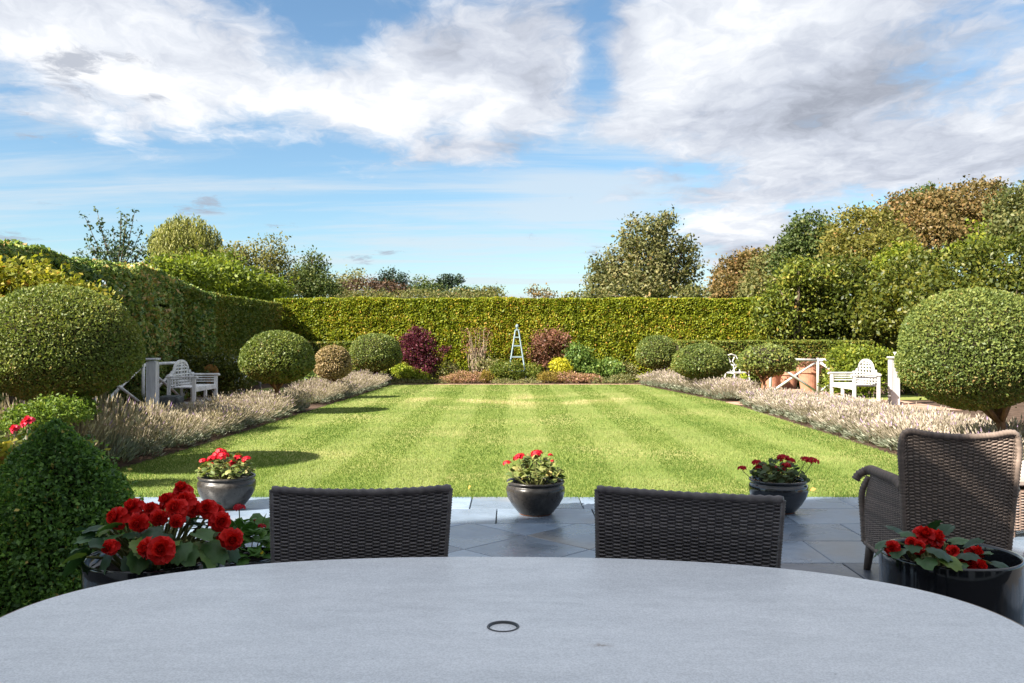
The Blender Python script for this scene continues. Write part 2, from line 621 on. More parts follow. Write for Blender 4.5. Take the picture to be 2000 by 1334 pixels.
M['far_red'] = leaf_mat('copper_leaves', [(0, (0.04, 0.022, 0.018)), (0.6, (0.085, 0.045, 0.034)), (1, (0.15, 0.08, 0.05))], 0.2)
M['acer'] = leaf_mat('maple_leaves', [(0, (0.040, 0.010, 0.018)), (0.6, (0.11, 0.022, 0.038)), (1, (0.20, 0.05, 0.07))], 0.3)
M['cotinus'] = leaf_mat('russet_leaves', [(0, (0.06, 0.040, 0.020)), (0.5, (0.15, 0.065, 0.045)), (1, (0.23, 0.11, 0.065))], 0.25)
M['yellow'] = leaf_mat('yellow_leaves', [(0, (0.24, 0.26, 0.02)), (0.5, (0.45, 0.42, 0.03)), (1, (0.60, 0.52, 0.05))], 0.3)
M['lime'] = leaf_mat('spurge_leaves', [(0, (0.10, 0.16, 0.015)), (0.5, (0.25, 0.30, 0.03)), (1, (0.42, 0.42, 0.05))], 0.3)
M['rhodo'] = leaf_mat('rhododendron_leaves', [(0, (0.04, 0.085, 0.025)), (0.6, (0.10, 0.17, 0.05)), (1, (0.20, 0.25, 0.08))], 0.25, 0.35)
M['heather'] = leaf_mat('heather_sprigs', [(0, (0.09, 0.085, 0.028)), (0.4, (0.19, 0.13, 0.055)), (0.75, (0.28, 0.15, 0.11)), (1, (0.44, 0.28, 0.28))], 0.2, 0.7)
M['heather_gold'] = leaf_mat('golden_heather_sprigs', [(0, (0.12, 0.11, 0.02)), (0.6, (0.24, 0.17, 0.03)), (1, (0.30, 0.17, 0.05))], 0.2, 0.7)
M['edge_green'] = leaf_mat('edging_leaves', [(0, (0.05, 0.065, 0.028)), (0.6, (0.11, 0.12, 0.045)), (1, (0.20, 0.16, 0.09))], 0.2)
M['autumn'] = leaf_mat('yellowing_leaves', [(0, (0.10, 0.13, 0.015)), (0.5, (0.22, 0.22, 0.025)), (0.9, (0.34, 0.27, 0.04)), (1, (0.30, 0.14, 0.04))], 0.35)
M['lav_leaf'] = leaf_mat('lavender_leaves', [(0, (0.10, 0.115, 0.08)), (0.6, (0.20, 0.22, 0.16)), (1, (0.32, 0.32, 0.24))], 0.15, 0.8)
M['lav_spike'] = leaf_mat('lavender_spikes', [(0, (0.18, 0.15, 0.11)), (0.5, (0.40, 0.34, 0.27)), (0.88, (0.58, 0.51, 0.44)), (0.94, (0.38, 0.28, 0.36)), (1, (0.32, 0.22, 0.42))], 0.2, 0.85)
M['shoot'] = leaf_mat('evergreen_shoot_leaves', [(0, (0.020, 0.045, 0.020)), (0.7, (0.055, 0.085, 0.035)), (1, (0.11, 0.13, 0.06))], 0.2, 0.35)
M['twig'] = plain('dark_twigs', (0.035, 0.030, 0.018), 0.9, 0.1, 0.4, 20)
M['bark'] = plain('bark', (0.10, 0.075, 0.05), 0.9, 0.1, 0.4, 10, 0.6, 40, stretch=(1, 1, 0.25))
M['bark_light'] = plain('pale_bark', (0.26, 0.20, 0.14), 0.9, 0.1, 0.4, 10, 0.6, 40, stretch=(1, 1, 0.25))
M['bark_red'] = plain('reddish_bark', (0.20, 0.11, 0.06), 0.9, 0.1, 0.4, 14, 0.6, 50, stretch=(1, 1, 0.25))
M['soil'] = plain('bed_soil', (0.075, 0.050, 0.036), 0.95, 0.1, 0.45, 6, 1.0, 40)
M['compost'] = plain('compost', (0.022, 0.016, 0.012), 0.95, 0.1, 0.4, 30, 1.0, 90)


def hedge_block(name, faces, leaf, mat, dens, depth=0.10, lump=0.05, corebox=None, parent=None, aspect=0.6, tilt=0.45, patch=0.6, lscale=1.6, bias=0.0, warp=None, var=0.24):
    """leaves over a set of rectangular hedge faces: each face is (origin, edge a, edge b, outward normal)"""
    P_, N_ = [], []
    for (o, a, b, n) in faces:
        o, a, b, n = map(np.array, (o, a, b, n))
        k = int(dens * np.linalg.norm(a) * np.linalg.norm(b))
        uu, vv = RNG.uniform(0, 1, k), RNG.uniform(0, 1, k)
        p = o + uu[:, None] * a + vv[:, None] * b
        p = p + n * (lump * wob(p, lscale, 3.0) + lump * 0.7 * wob(p, lscale * 4, 1.0) - depth * RNG.uniform(0, 1, k) ** 1.6)[:, None]
        P_.append(p)
        N_.append(np.tile(n.astype(float), (k, 1)))
    P_, N_ = np.concatenate(P_), np.concatenate(N_)
    if warp is not None:
        P_ = warp(P_)
    rnd = 0.48 + var * RNG.normal(size=len(P_)) + 0.30 * patch * wob(P_, 0.7, 5) + 0.12 * patch * wob(P_, 3.1, 2) + bias
    return leaf_mesh(name, P_, N_, leaf, mat, aspect, tilt, rnd=rnd, sizevar=0.5)


# ================================================================== SETTING
def sheet(name, poly, z, mat, sub=None):
    mb = MB()
    mb.add([(p[0], p[1], z) for p in poly], [tuple(range(len(poly)))])
    return tag(mb.build(name, mat), kind='structure')


def rect(x0, y0, x1, y1):
    return [(x0, y0), (x1, y0), (x1, y1), (x0, y1)]


M['ground'] = plain('rough_grass', (0.060, 0.080, 0.022), 0.95, 0.1, 0.5, 0.6, 0.8, 12)
sheet('ground', rect(-900, -900, 900, 900), -0.03, M['ground'])

# lawn: colour wanders between lush and dry, with the light of the mower's leaning passes put into blade colour
PATIO_EDGE = 7.3
LAWN_END = 25.1


def lawn_edges(Y):
    """left and right lawn border at distance Y"""
    l = np.interp(Y, [7.3, 9.2, 12, 16.5, 19, 25.1], [-4.25, -4.0, -3.85, -3.72, -3.62, -3.45])
    r = np.interp(Y, [7.3, 10.3, 14, 17.3, 18.5, 25.1], [4.30, 4.40, 4.45, 4.50, 4.45, 3.65])
    return l, r


m, t, b, o = newmat('mown_turf')
tcn = t.n('ShaderNodeTexCoord')
n1 = t.noise(tcn.outputs['Object'], 0.55, 5, 0.6)
n2 = t.noise(tcn.outputs['Object'], 9.0, 5, 0.65)
n3 = t.noise(tcn.outputs['Object'], 60.0, 3, 0.6)
f = t.m('ADD', t.m('MULTIPLY', n1, 0.9), t.m('ADD', t.m('MULTIPLY', n2, 0.35), t.m('MULTIPLY', n3, 0.25)))
col = t.ramp(f, [(0.45, (0.10, 0.14, 0.028)), (0.72, (0.165, 0.20, 0.045)), (0.95, (0.28, 0.26, 0.10))])
t.link(col, b.inputs['Base Color'])
b.inputs['Roughness'].default_value = 0.9
b.inputs['Specular IOR Level'].default_value = 0.1
M['turf'] = m
ys = [7.3, 8.2, 9.2, 10.5, 12, 14, 16.5, 17.9, 19, 22, 25.1]
poly = [(lawn_edges(y)[1], y) for y in ys] + [(lawn_edges(y)[0], y) for y in reversed(ys)]
lawn = sheet('lawn', poly, 0.012, M['turf'])
# soil beds either side and at the end
sheet('flower_bed_soil', [(-9, 6.0), (lawn_edges(7.3)[0] + .02, 7.3)] + [(lawn_edges(y)[0] + 0.02, y) for y in ys[1:]] + [(-3.4, 25.3), (-3.4, 28.6), (-9, 28.6)], 0.004, M['soil'])
sheet('flower_bed_soil', [(lawn_edges(7.3)[1] - .02, 7.3), (9.5, 6.0), (13, 28.6), (3.6, 28.6), (3.6, 25.3)] + [(lawn_edges(y)[1] - 0.02, y) for y in reversed(ys[1:])], 0.004, M['soil'])
sheet('flower_bed_soil', rect(-3.4, 25.42, 3.6, 28.6), 0.006, M['soil'])
M['brickdust'] = plain('pink_path', (0.36, 0.22, 0.16), 0.95, 0.1, 0.3, 3, 0.6, 60)
sheet('mowing_strip', rect(-3.9, 25.1, 4.1, 25.42), 0.016, M['brickdust'])
sheet('garden_path', rect(-7.0, 15.6, -5.2, 20.0), 0.010, M['brickdust'])
sheet('garden_path', [(4.3, 17.5), (5.3, 17.6), (8.4, 16.2), (8.4, 19.2), (7.2, 24.5), (5.3, 24.5), (5.2, 18.6), (4.3, 18.3)], 0.010, M['brickdust'])
# strips of grass beyond the paths
sheet('grass_verge', rect(-6.6, 20.2, -4.9, 23.5), 0.014, M['turf'])
sheet('grass_verge', rect(5.0, 18.9, 9.4, 20.6), 0.014, M['turf'])

# grass blades (stuff)
M['blade'] = leaf_mat('grass_blades', [(0, (0.080, 0.145, 0.030)), (0.38, (0.145, 0.205, 0.050)), (0.66, (0.225, 0.260, 0.090)), (1, (0.44, 0.37, 0.20))], 0.35, 0.6, 0.2, 1.3)


def grass():
    out = []
    for (y0, y1, dens, wd, ht) in ((7.22, 9.5, 5200, 0.0060, 0.028), (9.5, 13, 2600, 0.009, 0.026), (13, 18, 1400, 0.013, 0.024), (18, 25.1, 850, 0.018, 0.024)):
        n = int((y1 - y0) * 9.0 * dens)
        Y = RNG.uniform(y0, y1, n)
        l, r = lawn_edges(Y)
        X = RNG.uniform(-4.5, 4.6, n)
        ok = (X > l - 0.03 * RNG.uniform(0, 1, n)) & (X < r + 0.03 * RNG.uniform(0, 1, n))
        X, Y = X[ok], Y[ok]
        n = len(X)
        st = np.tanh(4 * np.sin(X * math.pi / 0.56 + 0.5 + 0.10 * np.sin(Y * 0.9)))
        lean = np.stack([RNG.normal(size=n) * 0.45, st * 0.34 + RNG.normal(size=n) * 0.35, np.ones(n)], 1)
        lean = unit(lean)
        h = ht * RNG.uniform(0.6, 1.25, n)
        h[Y < 7.45] *= 1.6
        a = RNG.uniform(0, 2 * math.pi, n)
        s = np.stack([np.cos(a), np.sin(a), np.zeros(n)], 1) * (wd / 2)
        base = np.stack([X, Y, np.full(n, 0.010)], 1)
        v = np.stack([base - s, base + s, base + lean * h[:, None]], 1)
        P3 = np.stack([X, Y, np.zeros(n)], 1)
        dry = 1.7 * np.exp(-(((Y - 18.8) / 1.5) ** 2)) * np.clip(0.45 + 0.7 * wob(P3, 1.5, 4), 0, 1) * np.exp(-((X - 0.4) / 2.4) ** 2)
        rn = 0.36 + 0.085 * RNG.normal(size=n) + 0.13 * wob(P3, 0.8, 2) + 0.12 * wob(P3, 2.7, 9) + 0.8 * dry + 0.13 * st + 0.06 * np.exp(-((X - 0.3) / 1.6) ** 2)  # stripe term puts light off the leaning blades into their colour
        edge = np.exp(-(((Y - 7.3) / 0.25) ** 2))
        rn = rn - 0.2 * edge
        out.append((v, np.repeat(np.clip(rn, 0, 1), 3)))
    v = np.concatenate([a for a, _ in out])
    rn = np.concatenate([b_ for _, b_ in out])
    return link('grass', quads_mesh('grass', v, rn, M['blade']))


tag(grass(), 'short mown lawn grass striped by the mower', kind='stuff')

# ------------------------------------------------------------------ patio of slate slabs
patio = sheet('patio', rect(-8, -0.4, 10, PATIO_EDGE - 0.01), 0.0, plain('bedding_mortar', (0.10, 0.10, 0.105), 0.95, 0.1, 0.3, 20))


def slate(name, col):
    m, t, b, o = newmat(name)
    tcn = t.n('ShaderNodeTexCoord')
    oi = t.n('ShaderNodeObjectInfo')
    cb = t.n('ShaderNodeCombineXYZ')
    for i in range(3):
        t.link(t.m('MULTIPLY', oi.outputs['Random'], 37.0 + i * 11), cb.inputs[i])
    va = t.n('ShaderNodeVectorMath', operation='ADD')
    t.link(tcn.outputs['Object'], va.inputs[0])
    t.link(cb.outputs[0], va.inputs[1])
    v = va.outputs[0]
    n1 = t.noise(v, 2.2, 6, 0.6, 0.4)
    n2 = t.noise(v, 14, 6, 0.65, 0.2)
    k = t.m('ADD', 0.72, t.m('MULTIPLY', oi.outputs['Random'], 0.55))
    f = t.m('ADD', t.m('MULTIPLY', n1, 0.6), t.m('MULTIPLY', n2, 0.4))
    c1 = t.ramp(f, [(0.3, tuple(c * 0.7 for c in col)), (0.55, col), (0.75, (col[0] * 1.45, col[1] * 1.35, col[2] * 1.25))])
    cc = t.n('ShaderNodeCombineColor')
    for i in range(3):
        t.link(k, cc.inputs[i])
    c1 = t.mix(1.0, c1, cc.outputs[0], 'MULTIPLY')
    warm = t.sstep(t.noise(v, 1.1, 3, 0.5), 0.52, 0.68, 0, 0.6)
    c1 = t.mix(warm, c1, (0.22, 0.195, 0.165))
    t.link(c1, b.inputs['Base Color'])
    t.link(t.sstep(n1, 0.3, 0.7, 0.20, 0.42), b.inputs['Roughness'])
    b.inputs['Specular IOR Level'].default_value = 0.9
    bp = t.n('ShaderNodeBump')
    bp.inputs['Strength'].default_value = 0.55
    bp.inputs['Distance'].default_value = 0.012
    rv = t.n('ShaderNodeTexWave', wave_type='RINGS')
    rv.inputs['Scale'].default_value = 1.1
    rv.inputs['Distortion'].default_value = 9
    rv.inputs['Detail'].default_value = 4
    t.link(v, rv.inputs[0])
    t.link(t.m('ADD', t.m('MULTIPLY', rv.outputs['Fac'], 0.35), t.m('ADD', n1, t.m('MULTIPLY', n2, 0.5))), bp.inputs['Height'])
    t.link(bp.outputs[0], b.inputs['Normal'])
    return m


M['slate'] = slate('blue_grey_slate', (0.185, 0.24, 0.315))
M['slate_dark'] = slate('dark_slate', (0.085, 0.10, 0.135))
rsl = random.Random(3)


def clip_poly(poly, a, b_, c):
    """keep the part where a*x+b*y<=c"""
    out = []
    for i in range(len(poly)):
        p, q_ = poly[i], poly[(i + 1) % len(poly)]
        dp, dq = a * p[0] + b_ * p[1] - c, a * q_[0] + b_ * q_[1] - c
        if dp <= 0:
            out.append(p)
        if (dp < 0 < dq) or (dq < 0 < dp):
            s = dp / (dp - dq)
            out.append((p[0] + (q_[0] - p[0]) * s, p[1] + (q_[1] - p[1]) * s))
    return out


def slab(poly, mat):
    cx = sum(p[0] for p in poly) / len(poly)
    cy = sum(p[1] for p in poly) / len(poly)
    g = 0.006
    pl = [(p[0] - cx, p[1] - cy) for p in poly]
    for p, q_ in zip(pl[:], pl[1:] + pl[:1]):
        nx_, ny_ = q_[1] - p[1], p[0] - q_[0]
        L = math.hypot(nx_, ny_)
        if L < 1e-6:
            continue
        nx_, ny_ = nx_ / L, ny_ / L
        dd = nx_ * p[0] + ny_ * p[1]
        if dd < 0:
            nx_, ny_, dd = -nx_, -ny_, -dd
        pl = clip_poly(pl, nx_, ny_, dd - g * 0.65)
        if len(pl) < 3:
            return
    A = abs(sum(pl[i][0] * pl[(i + 1) % len(pl)][1] - pl[(i + 1) % len(pl)][0] * pl[i][1] for i in range(len(pl)))) / 2
    if A < 0.004:
        return
    mb = MB()
    top = 0.030 + rsl.uniform(-0.0015, 0.0015)
    ins = [(x * 0.988, y * 0.988) for x, y in pl]
    n = len(pl)
    vs = [(x, y, -0.01) for x, y in pl] + [(x, y, top - 0.004) for x, y in pl] + [(x, y, top) for x, y in ins]
    fs = []
    for r_ in range(2):
        for k in range(n):
            k2 = (k + 1) % n
            fs.append((r_ * n + k, r_ * n + k2, (r_ + 1) * n + k2, (r_ + 1) * n + k))
    fs.append(tuple(range(2 * n, 3 * n)))
    mb.add(vs, fs)
    mb.build('paving_slab', mat, patio, loc=(cx, cy, 0))


rows = [(6.78, 7.285), (6.23, 6.78), (5.70, 6.23), (5.14, 5.70), (4.50, 5.14), (3.9, 4.5), (3.2, 3.9), (2.4, 3.2), (1.5, 2.4)]
PX0, PX1 = -1.30, 1.52      # panel laid on the diagonal
joints = {0: [-3.6, -2.75, -1.75, -1.1, -0.33, 0.56, 1.35, 1.95, 2.7, 3.5, 4.4, 5.3], 1: [-3.9, -3.0, -2.2, -1.5, -0.75, -0.115, 0.62, 1.25, 2.05, 2.95, 3.7, 4.6, 5.4],
          2: [-3.9, -3.1, -2.4, -1.30, 1.52, 2.346, 3.1, 3.9, 4.8], 3: [-3.4, -2.6, -1.9, -1.30, 1.52, 1.905, 2.7, 3.4, 4.2]}
for i, (y0, y1) in enumerate(rows):
    if i in joints:
        js = joints[i]
    else:
        js = [-3.6]
        while js[-1] < 4.2:
            js.append(js[-1] + rsl.choice([0.6, 0.75, 0.9]))
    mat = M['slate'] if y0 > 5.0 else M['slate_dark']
    for a, b_ in zip(js[:-1], js[1:]):
        if y1 <= 6.24 and a >= PX0 - 0.2 and b_ <= PX1 + 0.2 and y0 > 4.4:
            continue
        if abs(a) > 0.78 * y1 + 1 and abs(b_) > 0.78 * y1 + 1:
            continue
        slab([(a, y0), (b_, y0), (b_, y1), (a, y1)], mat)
S2 = 0.558
c0 = (0.093, 5.87)
e1 = (math.sqrt(.5), math.sqrt(.5))
e2 = (math.sqrt(.5), -math.sqrt(.5))
for i in range(-5, 5):
    for j in range(-5, 5):
        pl = [(c0[0] + (i + u) * S2 * e1[0] + (j + v) * S2 * e2[0], c0[1] + (i + u) * S2 * e1[1] + (j + v) * S2 * e2[1]) for u, v in ((0, 0), (0, 1), (1, 1), (1, 0))]
        for (a, b_, c) in ((0, 1, 6.23), (0, -1, -4.50), (1, 0, PX1), (-1, 0, -PX0)):
            if pl:
                pl = clip_poly(pl, a, b_, c)
        if len(pl) >= 3:
            cxm = sum(p[0] for p in pl) / len(pl)
            cym = sum(p[1] for p in pl) / len(pl)
            slab(pl[::-1] if False else pl, M['slate'])

# ------------------------------------------------------------------ unseen house added behind the camera, its gable shaped to shade the table
M['render'] = plain('white_fill_render', (0.80, 0.79, 0.77), 0.9, 0.2, 0.08, 2, 0.3, 60)  # wall whitened to bounce fill light onto the table
M['rooftile'] = plain('roof_tiles', (0.16, 0.085, 0.06), 0.85, 0.2, 0.3, 8, 0.6, 30)
M['glass'] = plain('window_glass', (0.03, 0.035, 0.04), 0.05, 0.6, 0.1, 2)
M['whitepaint'] = plain('white_paint', (0.75, 0.74, 0.70), 0.5, 0.4, 0.05, 6)
house = tag(empty('house', (-8.9, -0.45, 0)), 'unseen white gabled house added behind the dining table to shade it', 'house')
WY = 0.0
apex, ax_ = 11.1, 0.0
eav = 4.6
hw = (apex - eav) / 0.92
mb = MB()
prof = [(-hw, 0), (hw, 0), (hw, eav), (ax_, apex), (-hw, eav)]
n = len(prof)
mb.add([(x, WY, z) for x, z in prof] + [(x, WY - 9, z) for x, z in prof], [tuple(range(n)), tuple(range(n, 2 * n))[::-1]] + [(k, n + k, n + (k + 1) % n, (k + 1) % n) for k in range(n)])
mb.build('wall', M['render'], house)
for s in (-1, 1):
    mb = MB()
    a0, a1 = Vector((s * (hw + .25), .12, eav - .12)), Vector((0, .12, apex + .10))
    d = (a1 - a0).normalized()
    nrm_ = Vector((-d.z, 0, d.x)) * (1 if s < 0 else -1)
    if nrm_.z < 0:
        nrm_ = -nrm_
    vs = []
    for yy in (.12, -9.2):
        for pnt in (a0, a1):
            for h in (0.02, 0.14):
                pp = pnt + nrm_ * h
                vs.append((pp.x, yy, pp.z))
    mb.add(vs, [(0, 1, 3, 2), (4, 6, 7, 5), (0, 2, 6, 4), (1, 5, 7, 3), (0, 4, 5, 1), (2, 3, 7, 6)])
    mb.build('roof', M['rooftile'], house)
wing = tag(empty('house_wing', (4.2, -0.45, 0)), 'low white garden wing joined to the gabled house', 'house')
mb = MB()
mb.box((0, -4.5, 1.45), (12.2, 9, 2.9))
mb.build('wall', M['render'], wing)
mb = MB()
mb.box((0, -4.5, 2.98), (12.3, 9.2, 0.15))
mb.build('roof', M['rooftile'], wing)


def window(parent, x, z, wd, ht):
    fr = MB()
    for (cx_, cz_, sx, sz) in ((x, z + ht / 2, wd + .1, .07), (x, z - ht / 2, wd + .1, .07), (x - wd / 2, z, .07, ht - .07), (x + wd / 2, z, .07, ht - .07), (x, z, .05, ht - .07)):
        fr.box((cx_, 0.035, cz_), (sx, .07, sz))
    f_ = fr.build('window', M['whitepaint'], parent)
    g = MB()
    g.box((x, 0.008, z), (wd - .07, .012, ht - .07))
    g.build('pane', M['glass'], f_)


for (x, z, wd, ht) in ((7.4, 1.15, 1.9, 2.1), (3.2, 1.3, 1.4, 1.4), (4.6, 4.3, 1.1, 1.2), (0.6, 4.3, 1.1, 1.2), (-3.4, 4.3, 1.1, 1.2)):
    window(house, x, z, wd, ht)
for x in (-3.6, -1.2, 1.4):
    window(wing, x, 1.2, 1.9, 2.1)

# ================================================================== HEDGES
HB = 27.8           # face of the back hedge
hb = tag(empty('back_hedge', (1.0, HB + 0.6, 0)), 'long flat topped olive green hedge closing the far end of the lawn', 'hedge')
TOPB = 1.36 + 77 * HB / FPX
core = MB()
core.box((3.5, 0.15, TOPB / 2 - .06), (24.4, 1.1, TOPB - .14))
core.build('inner_twigs', M['twig'], hb)
me = hedge_block('leaves', [((-8.6, -0.6, 0.0), (24.0, 0, 0), (0, 0, TOPB), (0, -1, 0)), ((-8.6, -0.6, TOPB), (24.0, 0, 0), (0, 1.3, 0), (0, 0, 1))], 0.072, M['hedge_back'], 2300, 0.09, 0.055, bias=0.0)
link('leaves', me, hb)

HLX = -7.33
hl = tag(empty('left_hedge', (HLX, 12, 0)), 'tall shaggy dark green hedge of mixed leaves along the left side', 'hedge')
core = MB()
core.box((-0.80, 2.25, 1.14), (1.1, 14.0, 2.26))
core.build('inner_twigs', M['twig'], hl)
TL = 2.80


def shaggy(p):
    p = p.copy()
    q_ = np.clip((p[:, 1] - 7.0) / 2.6, 0, 1)
    p[:, 2] *= 1 - 0.13 * q_ * q_ * (3 - 2 * q_)
    p[:, 2] += np.where(p[:, 2] > 2.0, 0.05 * np.sin(p[:, 1] * 1.3) + 0.04 * np.sin(p[:, 1] * 3.1 + 1), 0)
    edge = np.clip((p[:, 2] - 2.35) / 0.45, 0, 1) * np.clip((p[:, 0] + 0.4) / 0.4, 0, 1)
    p[:, 0] -= 0.22 * edge ** 2
    p[:, 2] -= 0.10 * edge ** 2
    end = np.clip((p[:, 1] - 9.2) / 0.5, 0, 1)
    p[:, 0] -= 0.30 * end ** 2 * np.clip(p[:, 0] + 1.0, 0, 1)
    return p


me = hedge_block('leaves', [((0, -5, 0), (0, 14.6, 0), (0, 0, TL), (1, 0, 0)), ((-1.5, -5, TL), (1.5, 0, 0), (0, 14.6, 0), (0, 0, 1)), ((-1.5, 9.6, 0), (1.5, 0, 0), (0, 0, TL), (0, 1, 0)), ((-1.5, -5, 0), (1.5, 0, 0), (0, 0, TL), (0, -1, 0))],
                 0.092, M['hedge_left'], 1450, 0.20, 0.13, lscale=1.1, tilt=0.25, warp=shaggy, var=0.30, bias=0.05)
link('leaves', me, hl)
hc = tag(empty('clipped_hedge', (HLX, 21.5, 0)), 'smooth clipped hedge between the shaggy hedge and the back hedge', 'hedge')
core = MB()
core.box((-0.72, 2.2, 1.18), (1.2, 7.4, 2.3))
core.build('inner_twigs', M['twig'], hc)
TC = 2.46
me = hedge_block('leaves', [((0, -2.0, 0), (0, 8.2, 0), (0, 0, TC), (1, 0, 0)), ((-1.4, -2.0, TC), (1.4, 0, 0), (0, 8.2, 0), (0, 0, 1))], 0.075, M['hedge_clip'], 1300, 0.08, 0.035)
link('leaves', me, hc)

# low clipped hedges in front of the back hedge
lo = tag(empty('low_hedge', (0, 0, 0)), 'low clipped hedge with a flat top below the magnolia on the right', 'hedge')
core = MB()
core.box((7.25, 24.25, 0.62), (5.2, 0.7, 1.22))
core.build('inner_twigs', M['twig'], lo)
me = hedge_block('leaves', [((4.55, 23.85, 0), (5.4, 0, 0), (0, 0, 1.275), (0, -1, 0)), ((4.55, 23.85, 1.275), (5.4, 0, 0), (0, 0.8, 0), (0, 0, 1))], 0.065, M['hedge_clip'], 1900, 0.05, 0.02)
link('leaves', me, lo)
lo = tag(empty('low_hedge', (0, 0, 0)), 'low clipped hedge with a flat top behind the dried brown ball tree', 'hedge')
core = MB()
core.box((-5.55, 26.95, 0.6), (3.3, 0.7, 1.18))
core.build('inner_twigs', M['twig'], lo)
me = hedge_block('leaves', [((-7.3, 26.55, 0), (3.5, 0, 0), (0, 0, 1.23), (0, -1, 0)), ((-7.3, 26.55, 1.23), (3.5, 0, 0), (0, 0.8, 0), (0, 0, 1))], 0.065, M['hedge_clip'], 1900, 0.05, 0.02)
link('leaves', me, lo)


# ================================================================== TREES
def tree(name, lobes, n, leaf, mat, label, cat='tree', group=None, trunk=None, r0=0.25, per=14, spread=0.35, shell=0.4, bark='bark', aspect=0.6, bias=0.0, droop=0.1, lx=0.0):
    cx_ = sum(l[0] for l in lobes) / len(lobes) + lx
    cy_ = sum(l[1] for l in lobes) / len(lobes)
    root = tag(empty(name, (cx_, cy_, 0)), label, cat, group)
    L = [(l[0] - cx_, l[1] - cy_, *l[2:]) for l in lobes]
    p, nn, cl = crown_points(L, n, per, spread, shell, seed=cx_)
    ok = p[:, 2] > 0.05
    p, nn, cl = p[ok], nn[ok], cl[ok]
    rnd = 0.45 + 0.20 * RNG.normal(size=len(p)) + 0.16 * cl + bias
    link('crown', leaf_mesh('crown', p, nn, leaf, mat, aspect, 0.45, droop, rnd), root)
    top = max(L, key=lambda l: l[2] + l[5])
    mb_ = MB()
    limb_tree(mb_, (0, 0, -0.05), (top[0], top[1], top[2] + top[5] * 0.55), r0, [(l[0] + random.uniform(-.3, .3) * l[3], l[1] + random.uniform(-.3, .3) * l[4], l[2] + random.uniform(-.1, .5) * l[5]) for l in L for _ in range(2)], seed=int(abs(cx_) * 10))
    mb_.build('trunk', M[bark], root, smooth=True)
    return root


def lob(px, py, rx, ry, Y, ky=0.8):
    """crown lobe at a photo column/row and distance, with radii in photo pixels"""
    x, y, z = at(px, py, Y)
    k = Y / FPX
    return (x, y, z, rx * k, rx * k * ky, ry * k)


# big loose tree right of centre
tree('oak_tree', [lob(1262, 520, 80, 72, 50), lob(1258, 470, 52, 52, 50), lob(1200, 530, 52, 46, 50), lob(1322, 525, 46, 46, 50.5), lob(1335, 480, 26, 26, 50), lob(1288, 445, 30, 30, 50), lob(1235, 560, 85, 40, 49), lob(1180, 560, 36, 30, 50), lob(1330, 560, 34, 30, 50), lob(1305, 425, 12, 14, 50), lob(1222, 470, 16, 14, 50), lob(1352, 515, 20, 16, 50), lob(1172, 520, 22, 20, 50)],
     15500, 0.19, M['lone_oak'], 'tall loose olive brown tree standing alone behind the back hedge', r0=0.30, per=11, spread=0.22, shell=0.6)
# right hand wood, far to near
tree('oak_tree', [lob(1440, 548, 46, 52, 62), lob(1470, 520, 40, 34, 62), lob(1425, 570, 38, 34, 60)], 9425, 0.22, M['brown_tree'], 'rounded brown topped tree at the low left end of the wood', per=14, spread=0.28, shell=0.3)
tree('oak_tree', [lob(1515, 550, 58, 62, 56), lob(1490, 575, 40, 34, 54), lob(1540, 520, 34, 34, 56)], 10875, 0.21, M['olive_tree'], 'grey olive tree between the brown topped tree and the dark evergreen', per=14, spread=0.3, shell=0.3)
tree('evergreen_oak', [lob(1585, 470, 55, 52, 50), lob(1560, 510, 52, 52, 50), lob(1610, 500, 50, 50, 50)], 12325, 0.19, M['dark_tree'], 'dark green round evergreen rising from the wood beside the brown crowns', per=14, spread=0.25, shell=0.35)
tree('oak_tree', [lob(1690, 470, 80, 66, 46), lob(1720, 520, 80, 70, 44), lob(1650, 510, 44, 60, 45)], 17400, 0.18, M['ochre_tree'], 'ochre and olive tree in the middle of the wooded slope', per=14, spread=0.26, shell=0.35)
tree('oak_tree', [lob(1780, 440, 78, 58, 52), lob(1840, 420, 60, 50, 52), lob(1810, 480, 80, 60, 50)], 17400, 0.20, M['brown_tree'], 'russet brown broad crown near the top of the wood', per=14, spread=0.28, shell=0.3)
tree('evergreen_oak', [lob(1810, 395, 40, 30, 60), lob(1780, 410, 40, 30, 60)], 3625, 0.22, M['dark_tree'], 'small dark green crown peeping over the russet brown crown', per=14, spread=0.28, shell=0.3)
tree('oak_tree', [lob(1910, 400, 66, 48, 54), lob(1880, 430, 60, 50, 53), lob(1930, 450, 70, 50, 52)], 14500, 0.20, M['brown_tree'], 'tallest tan brown crown of the wood below the grey clouds', per=14, spread=0.28, shell=0.3, bias=-0.08)
tree('evergreen_oak', [lob(1985, 415, 52, 52, 50), lob(2030, 400, 52, 52, 50), lob(1985, 460, 60, 40, 48)], 11600, 0.19, M['olive_tree'], 'dark olive tree cut by the right edge beyond the laurels', per=14, spread=0.26, shell=0.3, bias=-0.15)
# laurels and the magnolia in front of the wood
tree('magnolia', [lob(1530, 592, 40, 56, 26), lob(1505, 615, 34, 48, 25.8), lob(1570, 600, 44, 70, 26), lob(1560, 540, 34, 34, 25.6), lob(1600, 560, 44, 46, 26), lob(1530, 640, 50, 40, 26), lob(1590, 650, 50, 36, 26.4)], 9500, 0.125, M['magnolia'], 'glossy leaved magnolia growing against the right end of the back hedge', per=7, spread=0.15, shell=0.5, r0=0.12, aspect=0.5)
tree('laurel', [lob(1655, 600, 70, 66, 26), lob(1640, 550, 60, 50, 26.5), lob(1690, 640, 60, 38, 26), lob(1610, 630, 44, 40, 26), lob(1660, 655, 80, 34, 26.6), lob(1720, 640, 60, 44, 26.4)], 14000, 0.12, M['laurel'], 'dark glossy laurel beside the magnolia with its pale stem showing below', cat='laurel', per=9, spread=0.15, shell=0.4, r0=0.10, bark='bark_light')
